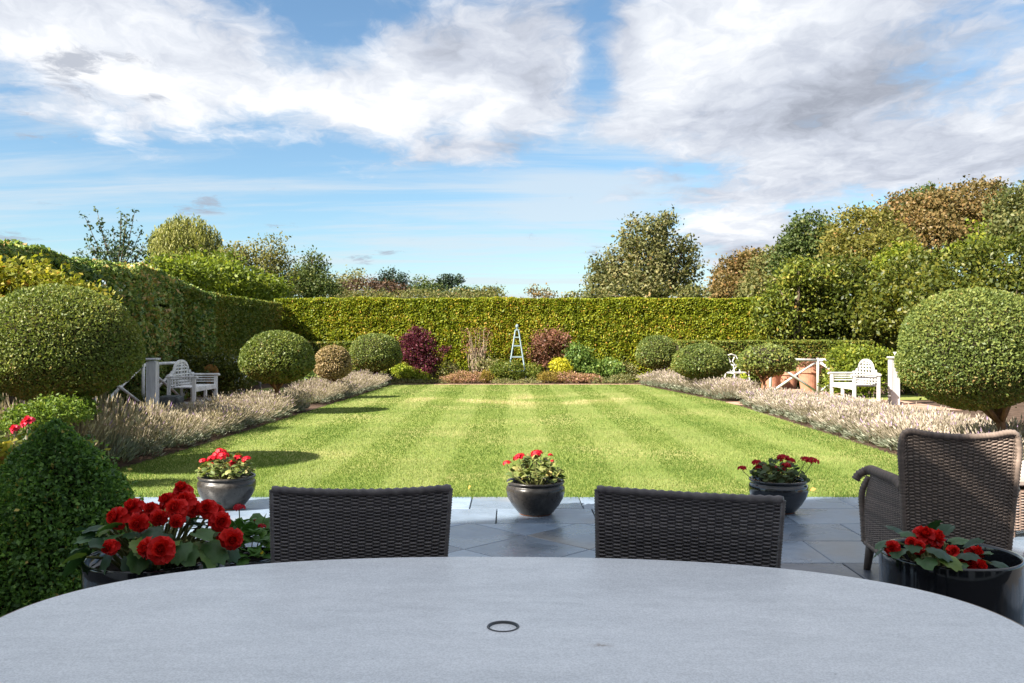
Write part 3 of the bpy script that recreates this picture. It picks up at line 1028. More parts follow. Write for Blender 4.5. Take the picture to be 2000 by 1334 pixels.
tree('laurel', [lob(1770, 580, 72, 70, 25), lob(1750, 620, 76, 60, 24.5), lob(1800, 530, 48, 40, 26)], 9500, 0.12, M['laurel'], 'bright green laurel mass left of the big right hand dome', cat='laurel', per=9, spread=0.15, shell=0.4, r0=0.12, bias=0.12)
tree('bay_tree', [lob(1760, 508, 40, 28, 27), lob(1790, 520, 36, 28, 27), lob(1730, 530, 30, 30, 27)], 2600, 0.13, M['laurel_lime'], 'lime green tree top showing above the bright laurel mass', cat='tree', per=9, spread=0.16, shell=0.4, r0=0.08)
tree('laurel', [lob(1890, 540, 80, 62, 23), lob(1960, 520, 76, 62, 23), lob(1850, 590, 76, 60, 22.5), lob(1960, 590, 90, 60, 22), lob(2050, 520, 80, 80, 23)], 12000, 0.115, M['laurel'], 'deep green laurel bank rising behind the big right hand dome', cat='laurel', per=9, spread=0.15, shell=0.4, r0=0.12, bias=0.03)
tree('bay_tree', [lob(1915, 490, 40, 26, 26), lob(1880, 500, 36, 22, 26), lob(1910, 455, 10, 22, 26)], 1700, 0.13, M['laurel_lime'], 'lime green shoots topping the deep green laurel bank', cat='tree', per=8, spread=0.15, shell=0.5, r0=0.07)
# beyond the left hedge
tree('birch_tree', [lob(470, 500, 38, 36, 60), lob(458, 530, 36, 40, 60)], 2600, 0.20, M['birch'], 'thin pale crowned tree beside the weeping willow', per=9, spread=0.3, shell=0.9, bark='bark_light', r0=0.12)
tree('birch_tree', [lob(528, 505, 38, 52, 60), lob(515, 545, 44, 46, 60), lob(548, 550, 34, 46, 60)], 4800, 0.19, M['birch'], 'taller feathery olive tree standing past the willow', per=10, spread=0.3, shell=0.7, bark='bark_light', r0=0.14, bias=-0.15)
tree('ash_tree', [lob(612, 520, 26, 30, 65), lob(600, 552, 44, 34, 65), lob(630, 560, 36, 30, 64), lob(580, 560, 30, 30, 64)], 6670, 0.20, M['dark_tree'], 'pointed dark grey green tree above the corner of the hedges', per=10, spread=0.28, shell=0.6)
tree('hazel_bush', [lob(420, 548, 64, 40, 30), lob(370, 540, 60, 34, 28), lob(470, 560, 56, 34, 31), lob(520, 570, 44, 32, 32), lob(330, 530, 40, 26, 27), lob(445, 520, 30, 26, 32), lob(380, 515, 26, 20, 30)], 8500, 0.15, M['laurel_lime'], 'yellow green bushes spilling over behind the shaggy left hedge', cat='bush', per=10, spread=0.2, shell=0.4, r0=0.1, bias=-0.15)
tree('small_tree', [lob(690, 550, 36, 24, 95), lob(665, 560, 30, 24, 95)], 1700, 0.26, M['birch'], 'small open tawny tree in the far tree line', per=8, spread=0.35, shell=0.8, r0=0.15)
tree('copper_beech', [lob(715, 565, 44, 22, 85), lob(760, 568, 36, 18, 85), lob(670, 570, 30, 16, 85)], 3000, 0.24, M['far_red'], 'dull red brown trees low in the far tree line', per=10, spread=0.3, shell=0.5, r0=0.15)
tree('pine_tree', [lob(768, 545, 30, 18, 95), lob(750, 555, 26, 14, 95), lob(790, 568, 24, 16, 95)], 2600, 0.24, M['pine'], 'dark flat crowned pine in the far tree line, bigger of the two', per=12, spread=0.28, shell=0.5, r0=0.18)
tree('pine_tree', [lob(880, 549, 25, 12, 95), lob(868, 560, 18, 10, 95)], 1600, 0.24, M['pine'], 'small dark umbrella shaped pine in the far tree line', per=12, spread=0.26, shell=0.5, r0=0.16)
tree('small_tree', [lob(825, 562, 24, 22, 90), lob(845, 572, 30, 16, 90), lob(915, 574, 30, 12, 90)], 3190, 0.24, M['dark_tree'], 'grey green trees between the two dark pines', per=10, spread=0.3, shell=0.5, r0=0.15)
tree('field_hedge', [lob(640, 578, 50, 14, 80), lob(720, 580, 60, 12, 80), lob(820, 582, 70, 14, 80), lob(905, 582, 50, 14, 80), lob(960, 580, 28, 14, 80)], 6090, 0.22, M['olive_tree'], 'low olive field hedge below the far tree line', cat='hedge', per=10, spread=0.3, shell=0.5, r0=0.1)
tree('small_tree', [lob(962, 572, 22, 14, 85), lob(945, 578, 16, 10, 85)], 900, 0.24, M['olive_tree'], 'little round olive tree at the right end of the far tree line', per=10, spread=0.28, shell=0.6, r0=0.12)
tree('small_tree', [lob(1050, 574, 26, 14, 70), lob(1040, 566, 10, 12, 70), lob(1075, 578, 16, 8, 70)], 420, 0.20, M['brown_tree'], 'wispy pale shrub top poking over the middle of the back hedge', cat='shrub', per=6, spread=0.3, shell=0.9, r0=0.06)
tree('hawthorn', [lob(1160, 580, 26, 14, 46), lob(1350, 578, 34, 16, 46), lob(1120, 584, 20, 8, 46)], 2175, 0.16, M['olive_tree'], 'low scrubby thorn at the foot of the lone olive brown tree', cat='shrub', per=8, spread=0.22, shell=0.7, r0=0.08)


def willow():
    Y = 68
    cx_, _, ztop = at(362, 428, Y)
    k = Y / FPX
    root = tag(empty('weeping_willow', (cx_, Y, 0)), 'weeping willow with hanging yellow olive strands behind the left hedge', 'tree')
    pts, axs, rn = [], [], []
    for i in range(620):
        a = RNG.uniform(0, 2 * math.pi)
        rr = math.sqrt(RNG.uniform(0.0, 1))
        hx, hy = rr * math.cos(a) * 70 * k, rr * math.sin(a) * 60 * k
        z = ztop - (rr ** 2.2) * 44 * k + RNG.normal() * 5 * k + 5 * k * math.sin(3 * a + 1) - 5 * k * math.cos(5 * a) * rr
        if hx > 40 * k and RNG.uniform() < 0.4:
            z -= 20 * k
        L = RNG.uniform(0.5, 1.0) * (60 + 34 * rr) * k
        nl = int(L / 0.10)
        tt = np.linspace(0, 1, nl)
        sway = RNG.normal(size=2) * 0.25
        P_ = np.stack([hx * (1 + 0.06 * tt) + sway[0] * tt, hy * (1 + .06 * tt) + sway[1] * tt, z - L * tt], 1) + RNG.normal(size=(nl, 3)) * 0.06
        pts.append(P_)
        rn.append(np.full(nl, RNG.normal() * 0.2) + RNG.normal(size=nl) * 0.15 + 0.45 - 0.1 * tt)
    # lower right skirt
    for i in range(160):
        hx, hy = RNG.uniform(40, 85) * k, RNG.uniform(-40, 30) * k
        z = ztop - RNG.uniform(58, 72) * k
        nl = 22
        tt = np.linspace(0, 1, nl)
        P_ = np.stack([np.full(nl, hx), np.full(nl, hy), z - 40 * k * tt], 1) + RNG.normal(size=(nl, 3)) * 0.07
        pts.append(P_)
        rn.append(RNG.normal(size=nl) * 0.2 + 0.5)
    p = np.concatenate(pts)
    rn = np.concatenate(rn)
    axs = np.tile(np.array([0, 0, -1.0]), (len(p), 1))
    link('crown', leaf_mesh('crown', p, np.tile(np.array([0, -1.0, 0]), (len(p), 1)), 0.26, M['willow'], 0.32, 0.1, 0, rn, axis=axs), root)
    mb_ = MB()
    limb_tree(mb_, (0, 0, 0), (0, 0, ztop - 8 * k), 0.4, [(RNG.uniform(-45, 45) * k, RNG.uniform(-45, 45) * k, ztop - RNG.uniform(12, 30) * k) for _ in range(8)], 3)
    mb_.build('trunk', M['bark'], root, smooth=True)


willow()


def shoot_tree():
    """open branched shrub top with separate upright shoots and small leaf tufts"""
    Y = 19.0
    root = tag(empty('young_holm_oak', ((228 - 1000) * Y / FPX, Y, 0)), 'sparse young tree with bare upright shoots poking above the left hedge', 'tree')
    k = Y / FPX
    cx = 228
    tips = [(175, 425), (190, 412), (200, 440), (215, 448), (232, 432), (250, 420), (262, 425), (272, 415), (240, 460), (160, 462), (168, 478), (205, 470), (222, 480), (255, 455), (280, 450), (262, 478), (285, 465), (245, 488), (185, 490), (272, 492), (210, 495), (235, 500), (165, 496), (196, 455)]
    mb_ = MB()
    pts = []
    bz = EYE + (HZ - 520) * k
    mb_.tube([(0, 0, 0), (0.02, 0, bz * .5), (0, 0, bz)], [0.07, 0.055, 0.04], 8)
    for i, (px, py) in enumerate(tips):
        tip = Vector(((px - cx) * k, RNG.uniform(-.35, .35), EYE + (HZ - py) * k))
        st = Vector((tip.x * 0.12, 0, bz - 0.15))
        mid = st.lerp(tip, 0.5) + Vector((tip.x * 0.05, 0, -0.03))
        mb_.tube([st, mid, tip], [0.016, 0.010, 0.004], 5)
        for tt in np.linspace(0.45, 1.0, 6):
            c = (mid.lerp(tip, (tt - .5) * 2) if tt > .5 else st.lerp(mid, tt * 2))
            nl = 6 if tt < .95 else 10
            pts.append(np.array(c) + RNG.normal(size=(nl, 3)) * 0.045)
    mb_.build('trunk', M['bark'], root, smooth=True)
    p = np.concatenate(pts)
    low = np.stack([RNG.uniform(-75, 75, 900) * k, RNG.uniform(-.4, .4, 900), EYE + (HZ - RNG.uniform(488, 530, 900)) * k], 1)
    low = low[RNG.uniform(size=900) < 0.30]
    p = np.concatenate([p, low])
    link('crown', leaf_mesh('crown', p, sph(len(p)), 0.085, M['shoot'], 0.5, 0.3), root)


shoot_tree()


# ================================================================== BUSHES AND TOPIARY
def bush(name, lobes, n, leaf, mat, label, cat='shrub', group=None, per=8, spread=0.06, shell=0.4, aspect=0.6, core=True, bias=0.0, stems=True, tilt=0.45, droop=0.0):
    cx_ = sum(l[0] for l in lobes) / len(lobes)
    cy_ = sum(l[1] for l in lobes) / len(lobes)
    root = tag(empty(name, (cx_, cy_, 0)), label, cat, group)
    L = [(l[0] - cx_, l[1] - cy_, *l[2:]) for l in lobes]
    p, nn, cl = crown_points(L, n, per, spread, shell, seed=cx_ * 3)
    ok = p[:, 2] > 0.02
    p, nn, cl = p[ok], nn[ok], cl[ok]
    rnd = 0.45 + 0.22 * RNG.normal(size=len(p)) + 0.14 * cl + bias
    link('foliage', leaf_mesh('foliage', p, nn, leaf, mat, aspect, tilt, droop, rnd), root)
    if stems:
        mb_ = MB()
        for l in L:
            for _ in range(3):
                e = Vector((l[0] + random.uniform(-.5, .5) * l[3], l[1] + random.uniform(-.5, .5) * l[4], max(0.1, l[2] + random.uniform(0, .6) * l[5])))
                s = Vector((e.x * 0.35, e.y * 0.35, -0.02))
                mb_.tube([s, s.lerp(e, .5) + Vector((0, 0, .03)), e], [0.018, 0.012, 0.005], 5)
        mb_.build('stem', M['bark'], root)['kind'] = 'stuff'
    return root


def topiary(px, py, hw_, hh, Y, label, seed, n=15000, leaf=0.045, mat='topiary', trunk_px=None, dens_gap=0.0, lump=0.035):
    """clipped dome on a bare stem: domed above, flatter beneath"""
    x, y, z = at(px, py, Y)
    k = Y / FPX
    rx, rz = hw_ * k, hh * k
    tx = (((trunk_px or px) - 1000) * k) - x
    root = tag(empty('topiary_tree', (x, Y, 0)), label, 'topiary tree')
    u = sph(n)
    low = u[:, 2] < 0
    kk = 1.0 - 0.10 * RNG.uniform(0, 1, n) ** 1.6 - dens_gap * RNG.uniform(0, 1, n)
    sh = np.ones(n)
    p = u * np.array([rx, rx, rz]) * kk[:, None] * (1 + lump * wob(u, 2.2, seed) + 0.014 * wob(u, 9, seed) + np.where(RNG.uniform(size=n) < .012, RNG.uniform(0, .06, n), 0))[:, None]
    # squared shoulders below the middle
    p[low, 0:2] *= (1 + 0.10 * np.sin(np.pi * np.clip(-u[low, 2], 0, 1)))[:, None]
    p[:, 2] += z
    rnd = 0.42 + 0.20 * RNG.normal(size=n) + 0.12 * wob(p, 4, seed) + 0.14 * wob(p, 1.6, seed + 2)
    under = RNG.uniform(size=n) < np.clip((-u[:, 2] - 0.25) / 0.75, 0, 1) * 0.55
    rnd[under] = RNG.uniform(.9, 1.0, under.sum())
    link('crown', leaf_mesh('crown', p, unit(u / np.array([rx, rx, rz])), leaf, M[mat], 0.55, 0.5, 0, rnd, 0.55), root)
    mb_ = MB()
    solid_ell(mb_, (0, 0, z), (rx * 0.86, rx * 0.86, rz * 0.86))
    mb_.build('inner_twigs', M['twig'], root)
    mb_ = MB()
    mb_.tube([(tx + .01, 0, -0.02), (tx, 0, z * 0.4), (tx * .8, 0, z - rz * .5)], [0.055, 0.045, 0.05], 9)
    for a in range(5):
        aa = a * 1.257 + seed
        mb_.tube([(tx, 0, z - rz * 1.25), (math.cos(aa) * rx * .3 + tx * .6, math.sin(aa) * rx * .3, z - rz * .8)], [0.028, 0.018], 6)
    mb_.build('trunk', M['bark_red'], root, smooth=True)
    return root


topiary(116, 672, 150, 114, 8.65, 'huge clipped dome tree beside the cone bush with its brown underside showing', 1.0, 62000, 0.026, trunk_px=134)
topiary(541, 698, 70, 52, 15.5, 'round clipped ball tree beside the weathered bench with the round brown disc', 2.0, 20000, 0.040)
topiary(650, 708, 36, 33, 19.3, 'small dried brown ball tree between two green ones', 3.0, 6000, 0.050, mat='topiary_brown')
topiary(733, 687, 51, 37, 25.0, 'farthest smooth ball tree beside the purple maple', 4.0, 13000, 0.047)
topiary(1906, 680, 142, 118, 8.5, 'huge clipped dome tree rising behind the wicker armchair', 5.0, 62000, 0.026, trunk_px=1955)
topiary(1497, 703, 55, 34, 18.3, 'open flattened ball tree with its forked stem in front of terracotta pots', 6.0, 7500, 0.055, dens_gap=0.25, lump=0.07, trunk_px=1491)
topiary(1369, 706, 54, 35, 20.8, 'lower clipped ball tree nearer the white iron chair', 7.0, 14000, 0.045)
topiary(1285, 688, 43, 33, 26.0, 'upright clipped ball tree against the right part of the back hedge', 8.0, 13000, 0.047)


# cone of box beside the table
def cone_bush():
    x, y = -2.22, 4.25
    root = tag(empty('box_cone', (x, y, 0)), 'big dark green box cone in the shade beside the table', 'box bush')
    n = 60000
    H_, Rb = 0.96, 0.64
    t_ = RNG.uniform(0, 1, n) ** 0.62
    h = (1 - t_) * H_
    prof = Rb * np.clip(t_, 0, 1) ** 0.74 * (1 - 0.12 * np.clip((t_ - 0.7) / 0.3, 0, 1) ** 2)
    a = RNG.uniform(0, 2 * math.pi, n)
    d = np.stack([np.cos(a), np.sin(a), np.full(n, 0.55)], 1)
    kk = 1 - 0.16 * RNG.uniform(0, 1, n) ** 1.5
    p = np.stack([np.cos(a) * prof * kk, np.sin(a) * prof * kk, h], 1)
    p += unit(d) * (0.035 * wob(p, 6, 3) + 0.02 * wob(p, 15, 1))[:, None]
    sprig = RNG.uniform(size=n) < 0.02
    p[sprig] += unit(d[sprig]) * RNG.uniform(0.01, 0.06, sprig.sum())[:, None]
    rnd = 0.38 + 0.28 * RNG.normal(size=n) + 0.16 * wob(p, 5, 2)
    link('foliage', leaf_mesh('foliage', p, unit(d), 0.024, M['box'], 0.62, 0.5, 0, rnd), root)
    mb_ = MB()
    mb_.lathe([(Rb * 0.60, 0), (Rb * .62, .25), (Rb * 0.42, 0.48), (Rb * 0.20, 0.66), (0.02, 0.76)], 24)
    mb_.build('inner_twigs', M['twig'], root)


cone_bush()


def pbush(name, spec, n, leaf, mat, label, Y, **kw):
    """bush from a list of (column, row of centre, half width, half height) at distance Y"""
    return bush(name, [lob(px, py, rx, ry, Y + dY) for (px, py, rx, ry, *r) in spec for dY in [r[0] if r else 0]], n, leaf, M[mat], label, **kw)


pbush('box_bush', [(110, 805, 62, 30), (60, 825, 60, 34)], 6500, 0.028, 'box_bright', 'sunlit rounded box bush under the huge left dome', 7.6, spread=0.03)
pbush('box_bush', [(155, 800, 28, 26)], 2200, 0.028, 'box_bright', 'small sunlit box ball right of the left dome stem', 8.4, spread=0.03)
pbush('choisya', [(8, 895, 26, 22), (-30, 900, 40, 34)], 700, 0.06, 'autumn', 'golden leaved shrub at the left edge below the roses', 5.2, spread=0.04, bias=0.2)
pbush('vine', [(40, 548, 90, 36), (120, 570, 60, 26), (170, 590, 44, 22), (-40, 550, 80, 44), (30, 600, 100, 60)], 6500, 0.075, 'autumn', 'yellowing climber on the hedge behind the huge left dome', 11.6, spread=0.10)
pbush('viburnum', [(425, 720, 46, 36), (395, 735, 40, 36), (455, 745, 34, 30), (372, 705, 26, 22)], 6000, 0.07, 'laurel', 'dark green shrub behind the weathered bench', 18.6, spread=0.08)
pbush('viburnum', [(260, 785, 34, 22), (225, 795, 34, 24)], 2600, 0.05, 'laurel', 'low green shrub under the rustic fence beside the grey post', 16.3, spread=0.06)
pbush('viburnum', [(180, 700, 34, 60), (235, 690, 30, 50)], 3500, 0.06, 'hedge_left', 'dark shrub in the shade between the left dome and the grey post', 16.2, spread=0.08)
pbush('viburnum', [(595, 735, 24, 24), (620, 745, 20, 18)], 1800, 0.06, 'hedge_left', 'small dark shrub behind the dried brown ball tree', 20.8, spread=0.06)
pbush('viburnum', [(1690, 708, 40, 32, .5), (1650, 704, 30, 28, .9), (1724, 715, 30, 34, .5), (1665, 745, 50, 34, .6)], 8000, 0.075, 'laurel_lime', 'golden green shrub behind the white bench', 19.3, spread=0.09, bias=0.0)
pbush('viburnum', [(1775, 730, 34, 50), (1760, 770, 30, 24)], 3000, 0.07, 'laurel', 'green shrub hidden behind the white capped post', 20.8, spread=0.08)
# border in front of the back hedge
pbush('spurge', [(800, 730, 26, 12), (822, 738, 20, 10), (786, 722, 20, 12)], 2600, 0.06, 'lime', 'lime yellow spurge clump at the foot of the purple maple', 26.4, spread=0.06)
pbush('golden_shrub', [(1093, 712, 18, 14), (1102, 722, 18, 10)], 1800, 0.055, 'yellow', 'bright yellow shrub in the border right of the obelisk', 26.3, spread=0.05)
pbush('rhododendron', [(1130, 695, 24, 26), (1150, 720, 30, 22), (1185, 722, 34, 22), (1120, 715, 20, 20)], 4200, 0.085, 'rhodo', 'leafy green rhododendron beside the bright yellow shrub', 26.6, spread=0.08)
pbush('heather', [(905, 738, 34, 14), (930, 738, 26, 12), (880, 742, 24, 9)], 6500, 0.035, 'heather', 'pinkish brown heather mound left of the obelisk', 26.0, spread=0.03, tilt=0.9)
pbush('heather', [(950, 737, 14, 13)], 1800, 0.035, 'heather_gold', 'golden heather tuft at the end of the left heather mound', 25.9, spread=0.03, tilt=0.9)
pbush('heather', [(1072, 737, 22, 12)], 2600, 0.035, 'heather_gold', 'golden brown heather mound right of the obelisk', 25.9, spread=0.03, tilt=0.9)
pbush('heather', [(1110, 738, 34, 13), (1150, 740, 30, 10)], 6000, 0.035, 'heather', 'wide pink flecked heather mound below the yellow shrub', 26.0, spread=0.03, tilt=0.9)
pbush('dwarf_conifer', [(1000, 725, 22, 22), (975, 722, 16, 18)], 3000, 0.05, 'hedge_clip', 'dark bushy dwarf conifer around the foot of the obelisk', 26.2, spread=0.05)
pbush('dwarf_conifer', [(1040, 728, 20, 18)], 1500, 0.05, 'hedge_clip', 'small dark conifer just right of the obelisk foot', 26.3, spread=0.05)
pbush('edging_plant', [(790, 746, 40, 6), (840, 746, 34, 6)], 2600, 0.035, 'edge_green', 'grey green edging plants below the purple maple', 25.65, spread=0.03, stems=False)
pbush('edging_plant', [(985, 746, 26, 6), (1030, 746, 26, 6)], 2200, 0.035, 'edge_green', 'low green edging plants below the obelisk', 25.65, spread=0.03, stems=False)
pbush('edging_plant', [(1180, 745, 26, 8), (1215, 742, 28, 12)], 2600, 0.04, 'edge_green', 'grey green edging plants at the right end of the border', 25.7, spread=0.03, stems=False)
pbush('perennials', [(870, 722, 26, 16), (850, 735, 18, 10), (950, 712, 22, 12), (1225, 725, 20, 18)], 2600, 0.06, 'edge_green', 'tawny perennials scattered along the border', 26.9, spread=0.07, bias=0.1)


def maple():
    Y = 26.7
    spec = [(820, 672, 30, 24), (805, 695, 28, 20), (838, 700, 22, 18), (822, 718, 30, 18), (795, 665, 14, 16), (815, 650, 14, 12), (868, 682, 12, 4)]
    r_ = pbush('japanese_maple', spec, 6200, 0.085, 'acer', 'purple leaved Japanese maple in front of the back hedge', Y, spread=0.07, shell=0.5, cat='tree', aspect=0.4)


maple()
pbush('smoke_bush', [(1075, 665, 36, 24), (1055, 690, 24, 26), (1100, 690, 24, 20), (1075, 705, 28, 18)], 4800, 0.075, 'cotinus', 'russet leaved shrub to the right of the obelisk', 27.0, spread=0.08, shell=0.6)


def bare_rose():
    Y = 27.2
    x0 = (930 - 1000) * Y / FPX
    k = Y / FPX
    root = tag(empty('bare_shrub', (x0, Y, 0)), 'bare stemmed shrub with twiggy brown canes before the back hedge', 'shrub')
    mb_ = MB()
    for i in range(34):
        b0 = Vector((RNG.uniform(-10, 10) * k, RNG.uniform(-.15, .15), 0))
        tp = Vector((RNG.uniform(-28, 30) * k, RNG.uniform(-.3, .2), EYE + (HZ - RNG.uniform(645, 690)) * k))
        mid = b0.lerp(tp, .5) + Vector((RNG.uniform(-.08, .08), 0, 0))
        mb_.tube([b0, mid, tp], [0.022, 0.014, 0.006], 5)
    mb_.build('cane', M['bark_light'], root)
    p = np.stack([RNG.uniform(-30, 32, 500) * k, RNG.uniform(-.3, .2, 500), EYE + (HZ - RNG.uniform(640, 690, 500)) * k], 1)
    link('foliage', leaf_mesh('foliage', p, sph(500), 0.06, M['cotinus'], 0.5), root)


bare_rose()


# ------------------------------------------------------------------ lavender hedges
def lav_mesh(seed):
    rg = np.random.default_rng(seed)
    ns, nl = 210, 640
    V, Rn, Mi = [], [], []
    a = rg.uniform(0, 2 * math.pi, nl)
    rr = np.sqrt(rg.uniform(0, 1, nl)) * 0.26
    h = 0.26 * np.sqrt(np.clip(1 - (rr / 0.30) ** 2, 0, 1)) * rg.uniform(0.35, 1.0, nl)
    p = np.stack([np.cos(a) * rr, np.sin(a) * rr, h], 1)
    d = unit(np.stack([np.cos(a) * rr * 3, np.sin(a) * rr * 3, np.full(nl, 0.8)], 1) + rg.normal(size=(nl, 3)) * 0.3)
    s = unit(np.cross(d, rg.normal(size=(nl, 3))))
    L = 0.085
    V.append(np.stack([p, p + d * L * .5 + s * .008, p + d * L, p + d * L * .5 - s * .008], 1))
    Rn.append(rg.uniform(0, 1, nl))
    Mi += [0] * nl
    a = rg.uniform(0, 2 * math.pi, ns)
    rr = np.sqrt(rg.uniform(0, 1, ns))
    b0 = np.stack([np.cos(a) * rr * .15, np.sin(a) * rr * .15, np.full(ns, 0.12)], 1)
    tip = np.stack([np.cos(a) * rr * .40, np.sin(a) * rr * .40, 0.60 - 0.16 * rr ** 2 + rg.normal(size=ns) * 0.05], 1) + rg.normal(size=(ns, 3)) * np.array([.03, .03, 0])
    d = unit(tip - b0)
    s = unit(np.cross(d, rg.normal(size=(ns, 3))))
    k0 = tip - d * 0.07
    V.append(np.stack([b0 - s * .002, b0 + s * .002, k0 + s * .0016, k0 - s * .0016], 1))
    Rn.append(rg.uniform(0.0, 0.5, ns))
    Mi += [1] * ns
    rnd = rg.uniform(0, 1, ns)
    for q_ in range(2):
        s2 = s if q_ == 0 else np.cross(d, s)
        V.append(np.stack([k0, k0 + d * .03 + s2 * .008, k0 + d * .075, k0 + d * .03 - s2 * .008], 1))
        Rn.append(rnd)
        Mi += [1] * ns
    return quads_mesh('lavender_clump', np.concatenate(V), np.repeat(np.concatenate(Rn), 4), [M['lav_leaf'], M['lav_spike']], Mi)


LAV = [lav_mesh(i + 1) for i in range(4)]


def lavender(label, y0, y1, side, depth, hsc, off=0.30, skip=()):
    mid = (y0 + y1) / 2
    e = lawn_edges(mid)[0 if side < 0 else 1]
    root = tag(empty('lavender_hedge', (e, mid, 0)), label, 'lavender hedge')
    y = y0
    while y < y1:
        ed = lawn_edges(y)[0 if side < 0 else 1]
        for r_ in range(depth):
            x = ed + side * (off + r_ * 0.42 + RNG.uniform(-.06, .06))
            yy = y + (0.2 if r_ % 2 else 0) + RNG.uniform(-.08, .08)
            link('lavender_clump', LAV[int(RNG.integers(4))], root, (x - e, yy - mid, 0), (RNG.uniform(-.06, .06), RNG.uniform(-.06, .06), RNG.uniform(0, 6.28)), (RNG.uniform(.95, 1.15), RNG.uniform(.95, 1.15), hsc(y) * RNG.uniform(.72, 1.2)))
        y += 0.40
    return root


lavender('long hedge of dried lavender in front of the weathered bench', 8.6, 16.6, -1, 3, lambda y: np.interp(y, [8, 10.2, 11.8, 17], [1.15, 1.05, .60, .55]))
lavender('hedge of dried lavender below the dried brown ball tree', 17.8, 25.2, -1, 2, lambda y: .66)
lavender('silvery hedge of dried lavender beneath the two far right ball trees', 18.7, 25.3, 1, 2, lambda y: .64)
lavender('widest hedge of dried lavender running past the white bench to the armchair', 8.3, 17.2, 1, 3, lambda y: np.interp(y, [8, 10.5, 12.5, 17.5], [.78, .7, .56, .54]))

# ================================================================== GARDEN FURNITURE
M['shaded'] = plain('shaded_white_wood', (0.72, 0.71, 0.70), 0.85, 0.2, 0.22, 9, 0.4, 60, stretch=(1, 1, 0.2))  # white paint in hedge shade, colour raised to make up for the shade
M['whitewood'] = plain('sunlit_white_wood', (0.42, 0.41, 0.40), 0.8, 0.25, 0.15, 9, 0.3, 60, stretch=(1, 1, 0.2))  # white wood standing in sun, colour lowered against its glare
M['greywood'] = plain('grey_post_wood', (0.58, 0.575, 0.59), 0.85, 0.2, 0.2, 9, 0.4, 60, stretch=(1, 1, 0.15))
M['darkstone'] = plain('mossy_stone', (0.10, 0.11, 0.11), 0.9, 0.2, 0.4, 12, 0.6, 50)


def bench(loc, rz, mat, label):
    """arched-back bench; long axis x, back at +y, faces -y"""
    root = tag(empty('garden_bench', loc, rz), label, 'bench')
    L, D, SH, AH = 1.28, 0.54, 0.41, 0.62
    hx = L / 2

    def arch(x):
        ax = abs(x) / hx
        if ax < 0.58:
            return 0.72 + 0.21 * math.sqrt(max(0, 1 - (ax / 0.58) ** 2)) + 0.0
        return 0.72 if ax < 0.78 else 0.665

    for sx in (-1, 1):
        for sy, h in ((-1, AH - .03), (1, 0.66)):
            mb_ = MB()
            mb_.box((sx * (hx - .03), sy * (D / 2 - .03), h / 2), (.06, .06, h))
            mb_.build('leg', mat, root, bevel=.006)
        mb_ = MB()
        mb_.box((sx * (hx - .02), -.01, AH), (.065, D + .06, .036))
        mb_.tube([(sx * (hx - .02), -D / 2 - .03, AH - .03), (sx * (hx - .02), -D / 2 - .03, AH + .001)], .028, 10)
        mb_.build('armrest', mat, root, bevel=.012)
        for z in (0.475, 0.525, 0.572):
            mb_ = MB()
            mb_.box((sx * (hx - .03), 0, z), (.022, D - .124, .024))
            mb_.build('arm_slat', mat, root)
        mb_ = MB()
        mb_.box((sx * (hx - .03), 0, .12), (.03, D - .124, .04))
        mb_.build('side_stretcher', mat, root)
    mb_ = MB()
    mb_.box((0, -D / 2 + .03, .22), (.05, .05, .36))
    mb_.build('leg', mat, root)
    mb_ = MB()
    mb_.box((0, -D / 2 + .03, .13), (L - .124, .03, .045))
    mb_.build('front_stretcher', mat, root)
    mb_ = MB()
    mb_.box((0, -D / 2 + .032, SH - .045), (L - .124, .035, .07))
    mb_.build('seat_rail', mat, root)
    for k in range(5):
        mb_ = MB()
        mb_.box((0, -D / 2 + .06 + k * .095, SH), (L - .13, .075, .022))
        mb_.build('seat_slat', mat, root, bevel=.004)
    # back: outer frame following the arch, grid of rails and uprights
    yb = D / 2 - .03
    xs = np.linspace(-hx + .05, hx - .05, 41)
    mb_ = MB()
    for a, b_ in zip(xs[:-1], xs[1:]):
        za, zb = arch(a), arch(b_)
        mb_.add([(a, yb - .02, za - .05), (b_, yb - .02, zb - .05), (b_, yb - .02, zb), (a, yb - .02, za), (a, yb + .02, za - .05), (b_, yb + .02, zb - .05), (b_, yb + .02, zb), (a, yb + .02, za)],
                [(0, 1, 2, 3), (7, 6, 5, 4), (3, 2, 6, 7), (0, 4, 5, 1), (0, 3, 7, 4), (1, 5, 6, 2)])
    mb_.build('back_top_rail', mat, root)
    for z in (0.45, 0.515, 0.58, 0.645, 0.72, 0.785, 0.84):
        xl = [x for x in xs if arch(x) - .052 > z + .012]
        if len(xl) > 2:
            mb_ = MB()
            mb_.box(((xl[0] + xl[-1]) / 2, yb, z), (xl[-1] - xl[0], .022, .026))
            mb_.build('back_slat', mat, root)
    for x in (-.46, -.30, -.15, 0, .15, .30, .46):
        zt = arch(x) - .045
        mb_ = MB()
        mb_.box((x, yb, (SH + zt) / 2), (.03, .027, zt - SH))
        mb_.build('back_upright', mat, root)
    return root


bench((-6.30, 17.2, 0.0), R(90), M['shaded'], 'weathered white arched back bench under the left hedge')
bench((7.02, 17.85, 0.0), R(-90), M['whitewood'], 'sunlit white arched back bench behind the right lavender')


